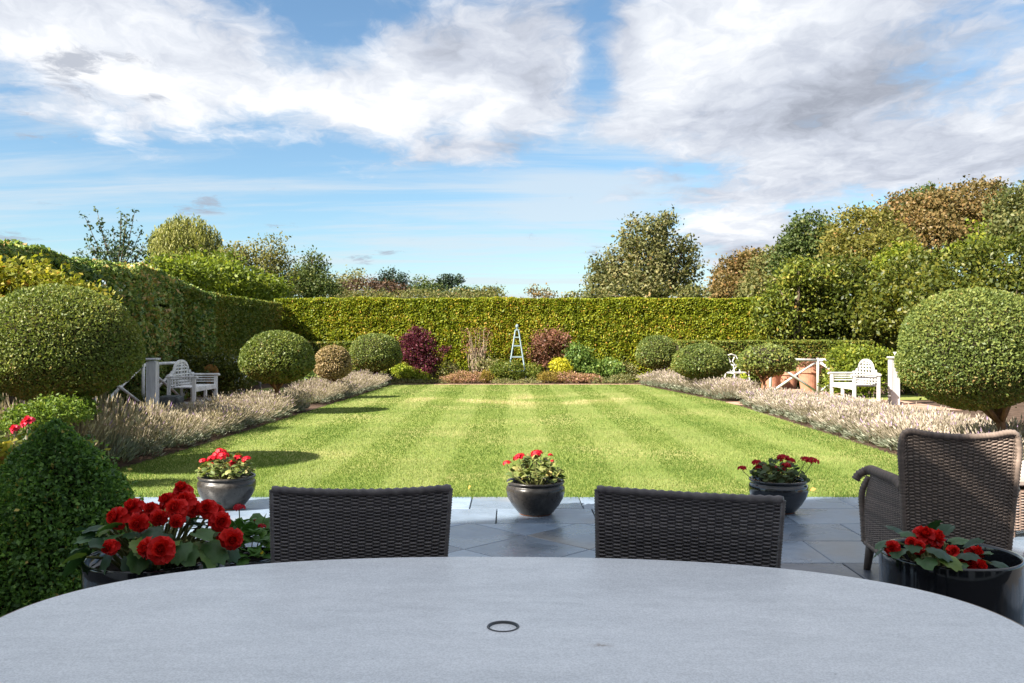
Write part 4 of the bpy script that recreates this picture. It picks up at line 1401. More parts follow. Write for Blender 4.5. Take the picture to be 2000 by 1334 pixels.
def post(px, Y, ytop, wpx, mat, label, finial=False):
    x = (px - 1000) * Y / FPX
    k = Y / FPX
    h = EYE + (HZ - ytop) * k
    wd = wpx * k
    root = tag(empty('garden_post', (x, Y, 0)), label, 'post')
    mb_ = MB()
    mb_.box((0, 0, h / 2 - .02), (wd * .78, wd, h - .04))
    for s in (-1, 1):
        mb_.box((s * (wd * .39 + .014), 0, h / 2 - .03), (.026, wd * 1.05, h - .06))
    mb_.build('post_shaft', mat, root, bevel=.004)
    mb_ = MB()
    mb_.box((0, 0, h - .012), (wd * 1.35, wd * 1.4, .035))
    mb_.build('post_cap', mat, root, bevel=.008)
    if finial:
        mb_ = MB()
        mb_.lathe([(.02, 0), (.035, .02), (.03, .05), (.055, .075), (.05, .09)], 14, (wd * .35, .03, h + .006))
        mb_.build('finial', M['greywood'], root, smooth=True)
    return root


post(298, 15.6, 700, 17, M['greywood'], 'thick grey capped wooden post beside the weathered bench')
post(1746, 17.6, 697, 15, M['whitewood'], 'white capped wooden post beside the sunlit bench', True)


def rustic_fence(label, p0, p1, npan, h, mat):
    p0, p1 = Vector((*p0, 0)), Vector((*p1, 0))
    root = tag(empty('rustic_fence', p0), label, 'fence')
    d = (p1 - p0) / npan

    def pole(name, a, b_, r_):
        mb_ = MB()
        a, b_ = Vector(a), Vector(b_)
        mb_.tube([a, a.lerp(b_, .5) + Vector((0, 0, .012)), b_], [r_, r_ * .92, r_ * .85], 8)
        mb_.build(name, mat, root, smooth=True)
    for i in range(npan + 1):
        pole('fence_post', d * i, d * i + Vector((0, 0, h + .03)), .036)
    s = Vector((-d.y, d.x, 0)).normalized() * .035
    for i in range(npan):
        pole('top_rail', d * i + Vector((0, 0, h - .02)), d * (i + 1) + Vector((0, 0, h - .02)), .033)
        pole('brace', d * (i + .04) + Vector((0, 0, .1)) + s, d * (i + .96) + Vector((0, 0, h - .08)) + s, .03)
        pole('brace', d * (i + .04) + Vector((0, 0, h - .08)) - s, d * (i + .96) + Vector((0, 0, .1)) - s, .03)
    return root


rustic_fence('shaded white rustic pole fence with crossed braces below the left hedge', (-6.95, 12.6), (-6.95, 24.0), 6, 0.86, M['shaded'])
rustic_fence('white rustic pole fence with crossed braces near the terracotta pots', (6.06, 20.4), (8.28, 20.4), 2, 0.86, M['whitewood'])

# stone trough, disc
rt = tag(empty('stone_block', (*G(327, 803)[:2], 0)), 'dark mossy stone block at the foot of the grey post', 'stone block')
mb_ = MB()
mb_.box((0, 0.15, .14), (.30, .34, .28))
mb_.box((.19, 0.1, .13), (.07, .3, .26))
mb_.build('block', M['darkstone'], rt, bevel=.03)
M['rattan'] = plain('brown_rattan', (0.26, 0.13, 0.035), 0.8, 0.2, 0.25, 30, 0.5, 120)
dx_, dy_, dz_ = at(412, 741, 18.25)
rt = tag(empty('round_tray', (dx_, dy_, 0.44)), 'round orange brown disc leaning behind the arm of the weathered bench', 'round disc')
mb_ = MB()
mb_.lathe([(.01, .0), (.19, .0), (.205, .012), (.205, .03), (.19, .035), (.01, .03)], 36)
ob = mb_.build('disc', M['rattan'], rt, loc=(0, 0, .16), rot=(R(82), 0, R(-18)))

# obelisk
M['bluepaint'] = plain('blue_grey_paint', (0.20, 0.26, 0.29), 0.7, 0.3, 0.12, 12)
Y = 26.6
k = Y / FPX
root = tag(empty('garden_obelisk', ((1010 - 1000) * Y / FPX, Y, 0)), 'tall pale blue wooden obelisk in the far border', 'obelisk')
H_ = EYE + (HZ - 645) * k
bw, tw = 0.30, 0.05
for sx in (-1, 1):
    for sy in (-1, 1):
        mb_ = MB()
        mb_.bar((sx * bw, sy * bw, 0), (sx * tw, sy * tw, H_), .034, .034)
        mb_.build('leg', M['bluepaint'], root)
for z in (0.35, 0.78, 1.12, 1.38):
    ww = bw + (tw - bw) * z / H_
    for (a, b_) in (((-ww, -ww), (ww, -ww)), ((-ww, ww), (ww, ww)), ((-ww, -ww), (-ww, ww)), ((ww, -ww), (ww, ww))):
        mb_ = MB()
        mb_.bar((a[0], a[1], z), (b_[0], b_[1], z), .024, .032)
        mb_.build('rung', M['bluepaint'], root)
mb_ = MB()
mb_.box((0, 0, H_ + .01), (.13, .13, .03))
mb_.lathe([(.02, .02), (.02, .06), (.045, .09), (.052, .125), (.04, .16), (.01, .185)], 16, (0, 0, H_))
mb_.build('finial', M['bluepaint'], root, smooth=False)

# terracotta pots, white iron chair
M['terra'] = plain('terracotta', (0.36, 0.175, 0.11), 0.85, 0.2, 0.18, 8, 0.3, 60, obj_var=0.06)


def terracotta(px, ybase, Y, wpx, hpx, label, plant=None):
    x = (px - 1000) * Y / FPX
    k = Y / FPX
    r_, h = wpx * k / 2, hpx * k
    root = tag(empty('terracotta_pot', (x, Y, 0)), label, 'plant pot')
    mb_ = MB()
    mb_.lathe([(r_ * .66, 0), (r_ * .88, h * .72), (r_ * .9, h * .78), (r_, h * .79), (r_, h), (r_ * .86, h), (r_ * .82, h * .85), (.01, h * .85)], 28)
    mb_.build('pot', M['terra'], root, smooth=False)
    if plant:
        n_, lf, mt, sp, up = plant
        p = np.stack([RNG.normal(size=n_) * r_ * sp, RNG.normal(size=n_) * r_ * sp, h + np.abs(RNG.normal(size=n_)) * up], 1)
        link('foliage', leaf_mesh('foliage', p, sph(n_), lf, M[mt], 0.5, 0.3), root)
    return root


terracotta(1452, 766, 21.8, 21, 24, 'small terracotta pot with green leaves near the white iron chair', (160, 0.06, 'lime', 0.4, 0.07))
terracotta(1505, 764, 22.8, 46, 38, 'wide terracotta pot behind the forked stem of the open ball tree', (300, 0.06, 'laurel', 0.5, 0.10))
terracotta(1541, 764, 23.4, 40, 34, 'terracotta pot half hidden left of the white rustic fence', (260, 0.06, 'laurel_lime', 0.5, 0.10))
terracotta(1580, 764, 21.9, 46, 48, 'tall terracotta pot seen through the white rustic fence', (420, 0.06, 'cotinus', 0.6, 0.12))
terracotta(1632, 760, 22.4, 34, 46, 'terracotta pot beside the golden green shrub', (300, 0.07, 'laurel_lime', 0.7, 0.2))

M['whiteiron'] = plain('white_iron', (0.5, 0.5, 0.5), 0.5, 0.4, 0.06, 10)
root = tag(empty('iron_chair', (6.05, 23.4, 0), R(20)), 'white ornate iron chair past the two far right ball trees', 'chair')
for sx in (-1, 1):
    for sy in (-1, 1):
        mb_ = MB()
        mb_.tube([(sx * .22, sy * .2, .42), (sx * .24, sy * .24, .2), (sx * .25, sy * .27, 0)], .017, 6)
        mb_.build('leg', M['whiteiron'], root)
mb_ = MB()
mb_.box((0, 0, .43), (.5, .46, .03))
mb_.build('seat', M['whiteiron'], root)
mb_ = MB()
for sx in (-1, 1):
    mb_.tube([(sx * .24, .22, .42), (sx * .25, .25, .7), (sx * .14, .27, .88), (0, .27, .92)], .017, 6)
    mb_.tube([(sx * .02, .24, .46), (sx * .15, .25, .58), (sx * .03, .26, .72), (sx * .10, .27, .84)], .014, 6)
    mb_.tube([(sx * .24, .22, .66), (sx * .27, 0, .68), (sx * .25, -.2, .63), (sx * .23, -.22, .44)], .016, 6)
mb_.tube([(-.25, .25, .62), (.25, .25, .62)], .013, 6)
mb_.build('back', M['whiteiron'], root)


# roses by the left edge
def roses():
    x, y, z = at(35, 835, 5.6)
    root = tag(empty('rose_bush', (x, y, 0)), 'rose bush with pink red blooms behind the box cone', 'rose bush')
    n_ = 700
    p = np.stack([RNG.normal(size=n_) * .20 - .12, RNG.normal(size=n_) * .18, z - .06 - np.abs(RNG.normal(size=n_)) * .16], 1)
    link('foliage', leaf_mesh('foliage', p, sph(n_), 0.055, M['laurel'], 0.6, 0.4), root)
    mb_ = MB()
    for (px, py) in ((55, 822), (28, 838), (10, 850), (70, 850)):
        q_ = Vector(at(px, py, 5.6)) - Vector((x, y, 0))
        mb_.tube([(q_.x * .3, 0, 0), (q_.x * .7, 0, q_.z * .6), q_], [.008, .006, .003], 5)
    mb_.build('cane', M['bark_light'], root)
    for (px, py, s) in ((55, 822, 1.0), (28, 837, .8), (47, 827, .7)):
        q_ = Vector(at(px, py, 5.6)) - Vector((x, y, 0))
        link('flower', ROSE, root, q_, (RNG.uniform(0.3, 1), RNG.uniform(-.5, .5), 0), s * 0.9)


# ------------------------------------------------------------------ flowers and leaves for the pots
def petal_mat(name, c0_, c1_, rough=0.5):
    return leaf_mat(name, [(0, c0_), (1, c1_)], 0.25, rough, 0.3, 1.0)


M['begonia_red'] = petal_mat('begonia_petals', (0.55, 0.006, 0.008), (0.95, 0.035, 0.030))
M['geranium_red'] = petal_mat('geranium_petals', (0.38, 0.004, 0.014), (0.58, 0.012, 0.03))
M['rose_pink'] = petal_mat('rose_petals', (0.60, 0.02, 0.06), (0.75, 0.06, 0.12))


def grid_mesh(name, grids, mat):
    """list of (rows x cols x 3 arrays, rnd) joined into one smooth mesh"""
    vs, fs, rn = [], [], []
    for g, r_ in grids:
        a, b_ = g.shape[:2]
        o_ = len(vs)
        vs += [tuple(p) for p in g.reshape(-1, 3)]
        rn += [r_] * (a * b_)
        for i in range(a - 1):
            for j in range(b_ - 1):
                fs.append((o_ + i * b_ + j, o_ + i * b_ + j + 1, o_ + (i + 1) * b_ + j + 1, o_ + (i + 1) * b_ + j))
    me = bpy.data.meshes.new(name)
    me.from_pydata(vs, [], fs)
    at_ = me.attributes.new('rnd', 'FLOAT', 'POINT')
    at_.data.foreach_set('value', np.array(rn, dtype=np.float32))
    me.materials.append(mat)
    me.shade_smooth()
    return me


def rosette(seed, rad, npet, mat, name='flower', depth=0.6):
    """double bloom: spiral of ruffled cupped petals, centre petals upright, outer ones spread"""
    rg = np.random.default_rng(seed)
    grids = []
    for i in range(npet):
        t = (i + 0.5) / npet
        a = i * 2.39996 + rg.uniform(-.2, .2)
        elev = R(82 - 88 * t ** 0.8)              # lean of the petal above horizontal
        L = rad * (0.34 + 0.66 * t) * rg.uniform(.9, 1.1)
        wd = L * rg.uniform(0.75, 1.0)
        uu = np.linspace(0, 1, 5)
        vv = np.linspace(-1, 1, 5)
        g = np.zeros((5, 5, 3))
        for m_, u in enumerate(uu):
            prof = math.sin(math.pi * min(1, u * .62 + .12)) ** .8
            bend = elev + 0.55 * (1 - t) * u - (0.5 * u * u if t > .6 else 0.0)
            for n_, v in enumerate(vv):
                out = L * u * math.cos(bend) + rad * .04
                up = L * u * math.sin(bend) + rad * depth * (1 - t) * .45
                side = v * wd * .5 * prof
                cup = (v * v) * wd * .16 + rg.normal() * L * .03 * u
                ruffle = 0.05 * L * math.sin(5 * v + i) * u * u
                o2 = out - cup * math.sin(elev) - 0.0
                u2 = up + cup * math.cos(elev) + ruffle
                ca, sa = math.cos(a), math.sin(a)
                g[m_, n_] = (o2 * ca - side * sa, o2 * sa + side * ca, u2)
        grids.append((g, rg.uniform(0, 1)))
    return grid_mesh(name, grids, mat)


BEGONIA = [rosette(i, 0.058, 44, M['begonia_red']) for i in range(4)]
ROSE = rosette(9, 0.045, 22, M['rose_pink'])


def umbel(seed, rad):
    """geranium head: a dome of small five-petalled florets"""
    rg = np.random.default_rng(seed)
    grids = []
    for i in range(15):
        z_ = 1 - (i + .5) / 15 * 1.05
        a = i * 2.39996
        rr = math.sqrt(max(0, 1 - z_ * z_))
        nrm_ = Vector((rr * math.cos(a), rr * math.sin(a), z_ * .9 + .15)).normalized()
        c = np.array(nrm_) * rad * rg.uniform(.75, 1.0) * np.array([1, 1, .7])
        x_ = nrm_.orthogonal().normalized()
        y_ = nrm_.cross(x_)
        rot0 = rg.uniform(0, 6.28)
        for j in range(5):
            b_ = rot0 + j * 1.2566
            d = np.array(x_ * math.cos(b_) + y_ * math.sin(b_))
            s = np.array(x_ * -math.sin(b_) + y_ * math.cos(b_))
            L = rad * .42
            up = np.array(nrm_)
            g = np.array([[c - s * L * .12, c + s * L * .12], [c + d * L * .6 - s * L * .36 + up * L * .12, c + d * L * .6 + s * L * .36 + up * L * .12], [c + d * L - s * L * .2 + up * L * .05, c + d * L + s * L * .2 + up * L * .05]])
            grids.append((g, rg.uniform(0, 1)))
    return grid_mesh('flower_head', grids, M['geranium_red'])


UMBEL = [umbel(i, 0.034) for i in range(3)]


def leafblade(name, outline, mat, cup=0.25, seed=0, fold=0.15):
    """broad leaf: fan of faces from a midrib with wavy toothed edge; lies in xy, stem at origin, tip +x"""
    rg = np.random.default_rng(seed)
    n_ = len(outline)
    cx_ = sum(p[0] for p in outline) / n_
    zf = lambda x, y: -cup * (x - .3) ** 2 * 1.0 + fold * abs(y) - 0.28 * cup * y * y * 4
    vs = [(x, y, zf(x, y) + rg.normal() * .018) for x, y in outline]
    inner = [(cx_ + (x - cx_) * .5, y * .5, zf(cx_ + (x - cx_) * .5, y * .5) + .02 * math.sin(7 * i)) for i, (x, y) in enumerate(outline)]
    vs += inner
    vs.append((cx_, 0, zf(cx_, 0) - .02))
    fs = []
    for i in range(n_):
        j = (i + 1) % n_
        fs.append((i, j, n_ + j, n_ + i))
        fs.append((n_ + i, n_ + j, 2 * n_))
    me = bpy.data.meshes.new(name)
    me.from_pydata(vs, [], fs)
    a_ = me.attributes.new('rnd', 'FLOAT', 'POINT')
    a_.data.foreach_set('value', np.array([0.85] * n_ + [0.45] * n_ + [0.2], dtype=np.float32))
    me.materials.append(mat)
    me.shade_smooth()
    return me


def obj_leaf_mat(name, stops, rough, yellow=0.0):
    m, t, b, o = newmat(name)
    oi = t.n('ShaderNodeObjectInfo')
    at_ = t.n('ShaderNodeAttribute', attribute_name='rnd')
    tcn = t.n('ShaderNodeTexCoord')
    f = t.m('ADD', t.m('MULTIPLY', oi.outputs['Random'], 0.75), t.m('ADD', t.m('MULTIPLY', at_.outputs['Fac'], 0.18), t.m('MULTIPLY', t.noise(tcn.outputs['Object'], 9, 3), 0.12)))
    col = t.ramp(f, stops)
    t.link(col, b.inputs['Base Color'])
    b.inputs['Roughness'].default_value = rough
    b.inputs['Specular IOR Level'].default_value = 0.45
    tr = t.n('ShaderNodeBsdfTranslucent')
    t.link(t.mix(1.0, col, (1.4, 1.5, 0.7), 'MULTIPLY'), tr.inputs[0])
    ms = t.n('ShaderNodeMixShader')
    ms.inputs[0].default_value = 0.22
    t.link(b.outputs[0], ms.inputs[1])
    t.link(tr.outputs[0], ms.inputs[2])
    t.link(ms.outputs[0], o.inputs[0])
    return m


M['begonia_leaf'] = obj_leaf_mat('begonia_leaves', [(0, (0.014, 0.045, 0.022)), (0.5, (0.030, 0.085, 0.036)), (0.75, (0.075, 0.16, 0.045)), (1, (0.19, 0.26, 0.04))], 0.5)
M['geranium_leaf'] = obj_leaf_mat('geranium_leaves', [(0, (0.05, 0.085, 0.020)), (0.5, (0.12, 0.155, 0.035)), (0.78, (0.22, 0.23, 0.07)), (0.92, (0.34, 0.26, 0.09)), (1, (0.38, 0.18, 0.06))], 0.6)
M['geranium_leaf_dark'] = obj_leaf_mat('dark_geranium_leaves', [(0, (0.03, 0.06, 0.018)), (0.55, (0.065, 0.10, 0.030)), (0.85, (0.12, 0.14, 0.05)), (0.95, (0.36, 0.20, 0.03)), (1, (0.45, 0.22, 0.02))], 0.6)
M['geranium_leaf_green'] = obj_leaf_mat('fresh_geranium_leaves', [(0, (0.030, 0.085, 0.016)), (0.6, (0.065, 0.16, 0.024)), (1, (0.12, 0.22, 0.04))], 0.5)
# begonia: lopsided pointed heart with toothed edge
ol = []
for i in range(22):
    a = 2 * math.pi * i / 22
    rr = 0.5 * (1 + 0.30 * math.cos(a)) * (1 + 0.07 * (1 if i % 2 else -1)) * (1 + 0.16 * math.sin(a))
    if abs(a - math.pi) < 0.3:
        rr *= 0.62
    ol.append((0.45 + rr * math.cos(a) * 1.15, rr * math.sin(a) * 0.95))
BLEAF = [leafblade('leaf', ol, M['begonia_leaf'], 0.5, 1, .25), leafblade('leaf', [(x, -y) for x, y in ol][::-1], M['begonia_leaf'], 0.75, 2, .15), leafblade('leaf', ol, M['begonia_leaf'], 0.3, 5, .4)]
ol = []
for i in range(14):
    a = 2 * math.pi * i / 14
    rr = 0.5 * (1 + 0.08 * (1 if i % 2 else -1))
    if i == 7:
        rr *= 0.3
    ol.append((0.42 + rr * math.cos(a), rr * math.sin(a)))
GLEAF = {m_: [leafblade('leaf', ol, M[m_], 0.5, i, -0.15 + .3 * i) for i in range(3)] for m_ in ('geranium_leaf', 'geranium_leaf_dark', 'geranium_leaf_green')}
M['stalk'] = plain('green_stalks', (0.16, 0.17, 0.06), 0.7, 0.3, 0.25, 20)
M['bud'] = plain('pink_buds', (0.60, 0.25, 0.25), 0.6, 0.3, 0.2, 30)

M['glaze_grey'] = plain('grey_black_glaze', (0.030, 0.028, 0.026), 0.36, 0.4, 0.6, 5, 0.12, 30)
gm, gt, gb, go = newmat('stained_glaze')
gtc = gt.n('ShaderNodeTexCoord')
g1 = gt.noise(gtc.outputs['Object'], 7, 6, .65, .5)
g2 = gt.noise(gtc.outputs['Object'], 40, 5, .7)
gf = gt.m('ADD', gt.m('MULTIPLY', g1, .65), gt.m('MULTIPLY', g2, .35))
gt.link(gt.ramp(gf, [(.38, (.020, .017, .015)), (.55, (.040, .035, .030)), (.68, (.105, .098, .088)), (.8, (.17, .16, .145))]), gb.inputs['Base Color'])
gt.link(gt.sstep(gf, .4, .7, .22, .55), gb.inputs['Roughness'])
gb.inputs['Specular IOR Level'].default_value = .45
M['glaze_grey'] = gm
M['glaze_black'] = plain('black_glaze', (0.012, 0.013, 0.016), 0.09, 0.6, 0.3, 4, 0.02, 8, coat=0.3)
M['clay_foot'] = plain('bare_clay', (0.30, 0.12, 0.06), 0.9, 0.1, 0.2, 20)

BOWL = [(0.112, 0.0), (0.120, 0.006), (0.135, 0.020), (0.178, 0.075), (0.208, 0.130), (0.2225, 0.185), (0.221, 0.212), (0.211, 0.230), (0.203, 0.236), (0.206, 0.243), (0.217, 0.250), (0.221, 0.259), (0.215, 0.268), (0.204, 0.268), (0.196, 0.258), (0.190, 0.236), (0.186, 0.215)]


def look_rot(direction, roll=0.0):
    """euler that points local +x along direction with local z as near up as it can"""
    d = Vector(direction).normalized()
    up = Vector((0, 0, 1))
    y_ = up.cross(d)
    if y_.length < 1e-3:
        y_ = Vector((0, 1, 0))
    y_.normalize()
    z_ = d.cross(y_)
    Mx = Matrix((d, y_, z_)).transposed()
    return (Mx @ Matrix.Rotation(roll, 3, 'X')).to_euler()


def geranium_bowl(loc, glaze, leafkey, label, heads, nleaf, seed, spread=0.19, hgt=0.15):
    rg = np.random.default_rng(seed)
    root = tag(empty('potted_geranium', loc), label, 'potted geranium')
    mb_ = MB()
    mb_.lathe(BOWL, 56, cap=False)
    pot = mb_.build('pot', glaze, root, smooth=True)
    root.scale = (1, 1, 0.95)
    mb_ = MB()
    mb_.lathe([(.113, .0), (.1225, .0055), (.126, .010)], 40)
    mb_.build('foot', M['clay_foot'], root)
    mb_ = MB()
    mb_.lathe([(.001, .222), (.1, .232), (.1875, .222)], 24, cap=False)
    mb_.build('soil', M['compost'], root)
    st = MB()
    for i in range(nleaf):
        a = rg.uniform(0, 6.28)
        u_ = math.sqrt(rg.uniform(0, 1))
        r_ = u_ * spread
        z = .25 + 1.15 * hgt * math.sqrt(max(0, 1 - (u_ * .92) ** 2)) * rg.uniform(.35, 1.05)
        p = Vector((r_ * math.cos(a), r_ * math.sin(a), z))
        d = Vector((math.cos(a) * (0.4 + u_), math.sin(a) * (0.4 + u_), rg.uniform(-.35, .7))) + Vector(rg.normal(size=3) * .4)
        s = rg.uniform(.036, .062)
        link('leaf', GLEAF[leafkey][int(rg.integers(3))], root, p, look_rot(d, rg.uniform(-.7, .7)), s)
        if i % 3 == 0:
            st.tube([(p.x * .4, p.y * .4, .23), (p.x * .8, p.y * .8, z * .8 + .03), p], [.004, .003, .002], 4)
    for (hx, hz, hy, s) in heads:
        p = Vector((hx, hy, hz))
        st.tube([(hx * .45, hy * .4, .235), (hx * .75, hy * .8, hz * .6 + .06), (p.x, p.y, p.z - .01)], [.004, .003, .0025], 5)
        link('flower_head', UMBEL[int(rg.integers(3))], root, p, (rg.uniform(-.3, .3), rg.uniform(-.3, .3), rg.uniform(0, 6)), s * 1.22)
    st.build('stalk', M['stalk'], root)
    return root


def bowl_heads(lst, cx, Y):
    """flower heads from photo columns/rows at the pot's distance"""
    k = Y / FPX
    return [((px - cx) * k, EYE + (HZ - py) * k - 0.012 - 0.03, RNG.uniform(-.08, .10), s) for (px, py, s) in lst]


PZ = 0.03
yl = 6.82
geranium_bowl(((443 - 1000) * yl / FPX, yl, PZ), M['glaze_grey'], 'geranium_leaf', 'grey glazed bowl of geraniums with many red heads in front of the dark lawn shadow',
              bowl_heads([(424, 878, 1.1), (441, 880, 1.0), (393, 896, .9), (412, 890, .95), (418, 884, 1.0), (464, 887, .9), (484, 889, 1.0), (450, 900, .8), (410, 901, .7), (453, 897, .7), (430, 888, .8)], 443, yl), 150, 1)
yc = 6.58
geranium_bowl(((1046 - 1000) * yc / FPX, yc, PZ), M['glaze_grey'], 'geranium_leaf', 'grey glazed bowl of geraniums with a few red heads between the dining chairs',
              bowl_heads([(1014, 884, 1.15), (1049, 880, 1.2), (990, 900, .8), (1076, 883, .5), (1029, 908, .4), (1078, 890, .35)], 1046, yc), 165, 2, hgt=0.17)
yr = 6.66
geranium_bowl(((1520 - 1000) * yr / FPX, yr, PZ), M['glaze_black'], 'geranium_leaf_dark', 'shiny black bowl of dark red geraniums behind the right dining chair',
              bowl_heads([(1450, 909, .9), (1482, 899, .9), (1490, 908, 1.0), (1531, 889, 1.2), (1546, 893, .9), (1570, 889, 1.0), (1589, 894, 1.1), (1522, 913, 1.3), (1500, 911, .8), (1530, 900, .9)], 1520, yr), 130, 3, hgt=0.13)


def big_planter(name, loc, r_, h, label, leaves, flowers, soil_drop, lk=0.74, fk=0.62):
    root = tag(empty(name, loc), label, 'begonia planter')
    mb_ = MB()
    mb_.lathe([(r_ * .90, 0), (r_ * .97, .02), (r_ * .985, h * .5), (r_, h - .05), (r_, h - .008), (r_ * .992, h), (r_ * .955, h), (r_ * .945, h - .008), (r_ * .935, h - .05), (r_ * .92, h - soil_drop)], 72, cap=False)
    mb_.build('pot', M['glaze_black'], root, smooth=True)
    mb_ = MB()
    mb_.lathe([(.001, h - soil_drop + .012), (r_ * .925, h - soil_drop)], 32, cap=False)
    mb_.build('soil', M['compost'], root)
    st = MB()
    for i, (px, py, pz, dirx, diry, dirz, s, roll) in enumerate(leaves):
        p = Vector((px, py, pz))
        link('leaf', BLEAF[i % 3], root, p, look_rot((dirx, diry, dirz), roll), s * lk)
        st.tube([(px * .4, py * .4, h - soil_drop), (px * .7, py * .7, (pz + h) * .5), p], [.007, .006, .004], 5)
    for i, (px, py, pz, nx, ny, nz, s) in enumerate(flowers):
        q_ = Vector((nx, ny, nz)).to_track_quat('Z', 'Y').to_euler()
        link('flower', BEGONIA[i % 4], root, (px, py, pz), q_, s * fk)
        st.tube([(px * .4, py * .4, h - soil_drop), (px - nx * .03, py - ny * .03, pz - nz * .03)], [.006, .004], 5)
    st.build('stalk', M['stalk'], root)
    return root


# left planter: placed from what is seen over the table edge
PLY = 3.06
PLX = (303 - 1000) * PLY / FPX
HP = 0.60
rg = np.random.default_rng(21)
lv = []
kk = PLY / FPX


def lp(px, py, dY=0.0):
    Y_ = PLY + dY
    x, y, z = at(px, py, Y_)
    return (x - PLX, y - PLY, z)


for (px, py, dY, dx_, dy_, dz_, s, rl) in [
        (250, 1100, -.20, .7, -.6, -.75, .135, .2), (180, 1080, -.15, -.9, -.3, -.35, .125, .4), (215, 1050, -.10, -.8, -.3, .1, .12, -.3), (265, 1050, -.22, .5, -.6, -.1, .115, .3), (290, 1068, -.2, .6, -.7, .05, .10, -.2),
        (345, 1075, -.22, .6, -.6, -.3, .115, .2), (385, 1080, -.18, .8, -.5, -.35, .11, -.3), (400, 1055, -.15, .8, -.4, -.2, .11, .3), (375, 1040, -.17, .7, -.5, 0, .10, .1), (330, 1040, -.2, -.3, -.8, 0, .105, -.2),
        (300, 1030, -.15, .3, -.8, .2, .10, .2), (240, 1030, -.12, -.6, -.6, .1, .10, .4), (420, 1040, -.05, .9, -.2, 0, .10, .2), (430, 1060, -.08, .9, -.3, -.3, .09, .4), (195, 1060, -.05, -.9, -.2, -.25, .12, .1),
        (350, 1010, .0, .2, -.4, .6, .09, 0), (280, 1010, .0, -.2, -.4, .6, .09, .2), (400, 1020, .05, .5, .1, .5, .09, 0), (365, 1055, -.24, -.2, -.8, -.4, .10, 0), (225, 1075, -.2, -.4, -.7, -.5, .10, .2), (270, 1085, -.22, .2, -.7, -.6, .10, -.2),
        (320, 1015, .1, 0, .5, .5, .1, 0), (250, 1020, .1, -.5, .5, .4, .1, 0), (390, 1005, .12, .5, .5, .4, .1, 0), (335, 1060, -.2, .1, -.7, .2, .10, .2), (410, 1075, -.14, .5, -.6, -.6, .09, 0), (200, 1040, .05, -.9, .1, .2, .11, .2)]:
    x, y, z = lp(px, py - max(0, (py - 1062) * .6), dY * .85)
    lv.append((x, y, z, dx_, dy_, dz_, s, rl))
for i in range(34):
    a = rg.uniform(0, 6.28)
    u_ = math.sqrt(rg.uniform(.05, 1))
    dm = .15 * math.sqrt(max(0, 1 - (u_ * .9) ** 2))
    lv.append((u_ * .24 * math.cos(a), u_ * .24 * math.sin(a), HP + dm * rg.uniform(.35, .95), math.cos(a) * (.3 + u_), math.sin(a) * (.3 + u_), rg.uniform(-.2, .5), rg.uniform(.06, .10), rg.uniform(-.5, .5)))
fl = []
for (px, py, dY, nx, ny, nz, s) in [
        (314, 1081, -.33, .25, -1, .2, 1.2), (290, 1078, -.30, -.4, -.9, .15, 1.1), (215, 1076, -.22, -.1, -1, .15, .85), (270, 1028, -.18, .15, -.95, .3, .95), (230, 1018, -.10, -.4, -.8, .4, 1.0), (262, 998, -.05, -.1, -.8, .6, 1.05), (295, 1002, -.05, .1, -.7, .6, .95),
        (345, 1000, -.15, 0, -.9, .45, 1.15), (362, 985, -.08, .1, -.8, .6, 1.1), (356, 963, -.02, 0, -.6, .8, .9), (328, 985, -.02, -.3, -.7, .6, 1.0), (378, 1000, -.05, .3, -.8, .5, .95), (405, 1000, -.05, .2, -.8, .5, .95), (422, 1005, .0, .4, -.6, .6, .85), (430, 1025, -.08, .6, -.8, .2, .95), (453, 1060, -.14, .5, -.9, .15, 1.1), (438, 1062, -.06, .1, -1, 0, .8), (310, 1018, -.10, .1, -.9, .3, .75), (345, 1025, -.18, 0, -.9, -.2, .7)]:
    x, y, z = lp(px, py, dY)
    fl.append((x, y, z + .012, nx + rg.normal() * .15, ny, nz + rg.normal() * .15, s * rg.uniform(.95, 1.2)))
big_planter('begonia_planter', (PLX, PLY, 0.03), 0.235, HP - .03, 'black planter overflowing with large red begonias left of the dining chairs', [(a, b_, c - .03, *r_) for a, b_, c, *r_ in lv], [(a, b_, c - .03, *r_) for a, b_, c, *r_ in fl], 0.05)

# right planter
H2 = 0.635
PRX, PRY, PRR = 0.03 + 2.0 * (EYE - H2), 4.06 * (EYE - H2), 0.306 * (EYE - H2)


def rp(px, py, dY=0.0):
    x, y, z = at(px, py, PRY + dY)
    return (x - PRX, y - PRY, z)


lv, fl = [], []
for (px, py, dY, dx_, dy_, dz_, s, rl) in [
        (1745, 1056, -.05, -.9, -.4, .05, .10, .2), (1790, 1045, .0, -.5, -.5, .4, .095, -.2), (1800, 1090, -.14, -.2, -.9, -.05, .10, .1), (1830, 1085, -.16, .4, -.8, -.1, .10, .2), (1810, 1070, -.12, .4, -.8, .2, .11, -.2), (1760, 1075, -.10, -.6, -.7, 0, .09, .2),
        (1850, 1062, -.02, .8, -.2, .3, .10, .2), (1870, 1085, -.10, .2, -.8, .5, .10, .1), (1880, 1075, -.08, .5, -.5, .6, .09, .3), (1930, 1098, -.10, .6, -.7, 0, .085, .1), (1950, 1106, -.12, .8, -.5, -.1, .08, 0), (1840, 1050, .06, .5, .3, .5, .09, 0), (1770, 1048, .06, -.5, .3, .5, .09, 0),
        (1735, 1070, -.02, -.9, 0, -.1, .07, .3), (1900, 1090, -.05, .4, -.5, .4, .08, 0), (1815, 1040, .05, .1, -.3, .8, .08, 0), (1785, 1060, -.08, -.3, -.8, .2, .085, 0), (1860, 1100, -.14, 0, -.9, .1, .08, 0)]:
    x, y, z = rp(px, py, dY)
    lv.append((x, y, max(z, H2 - .06) - .03, dx_, dy_, dz_, s, rl))
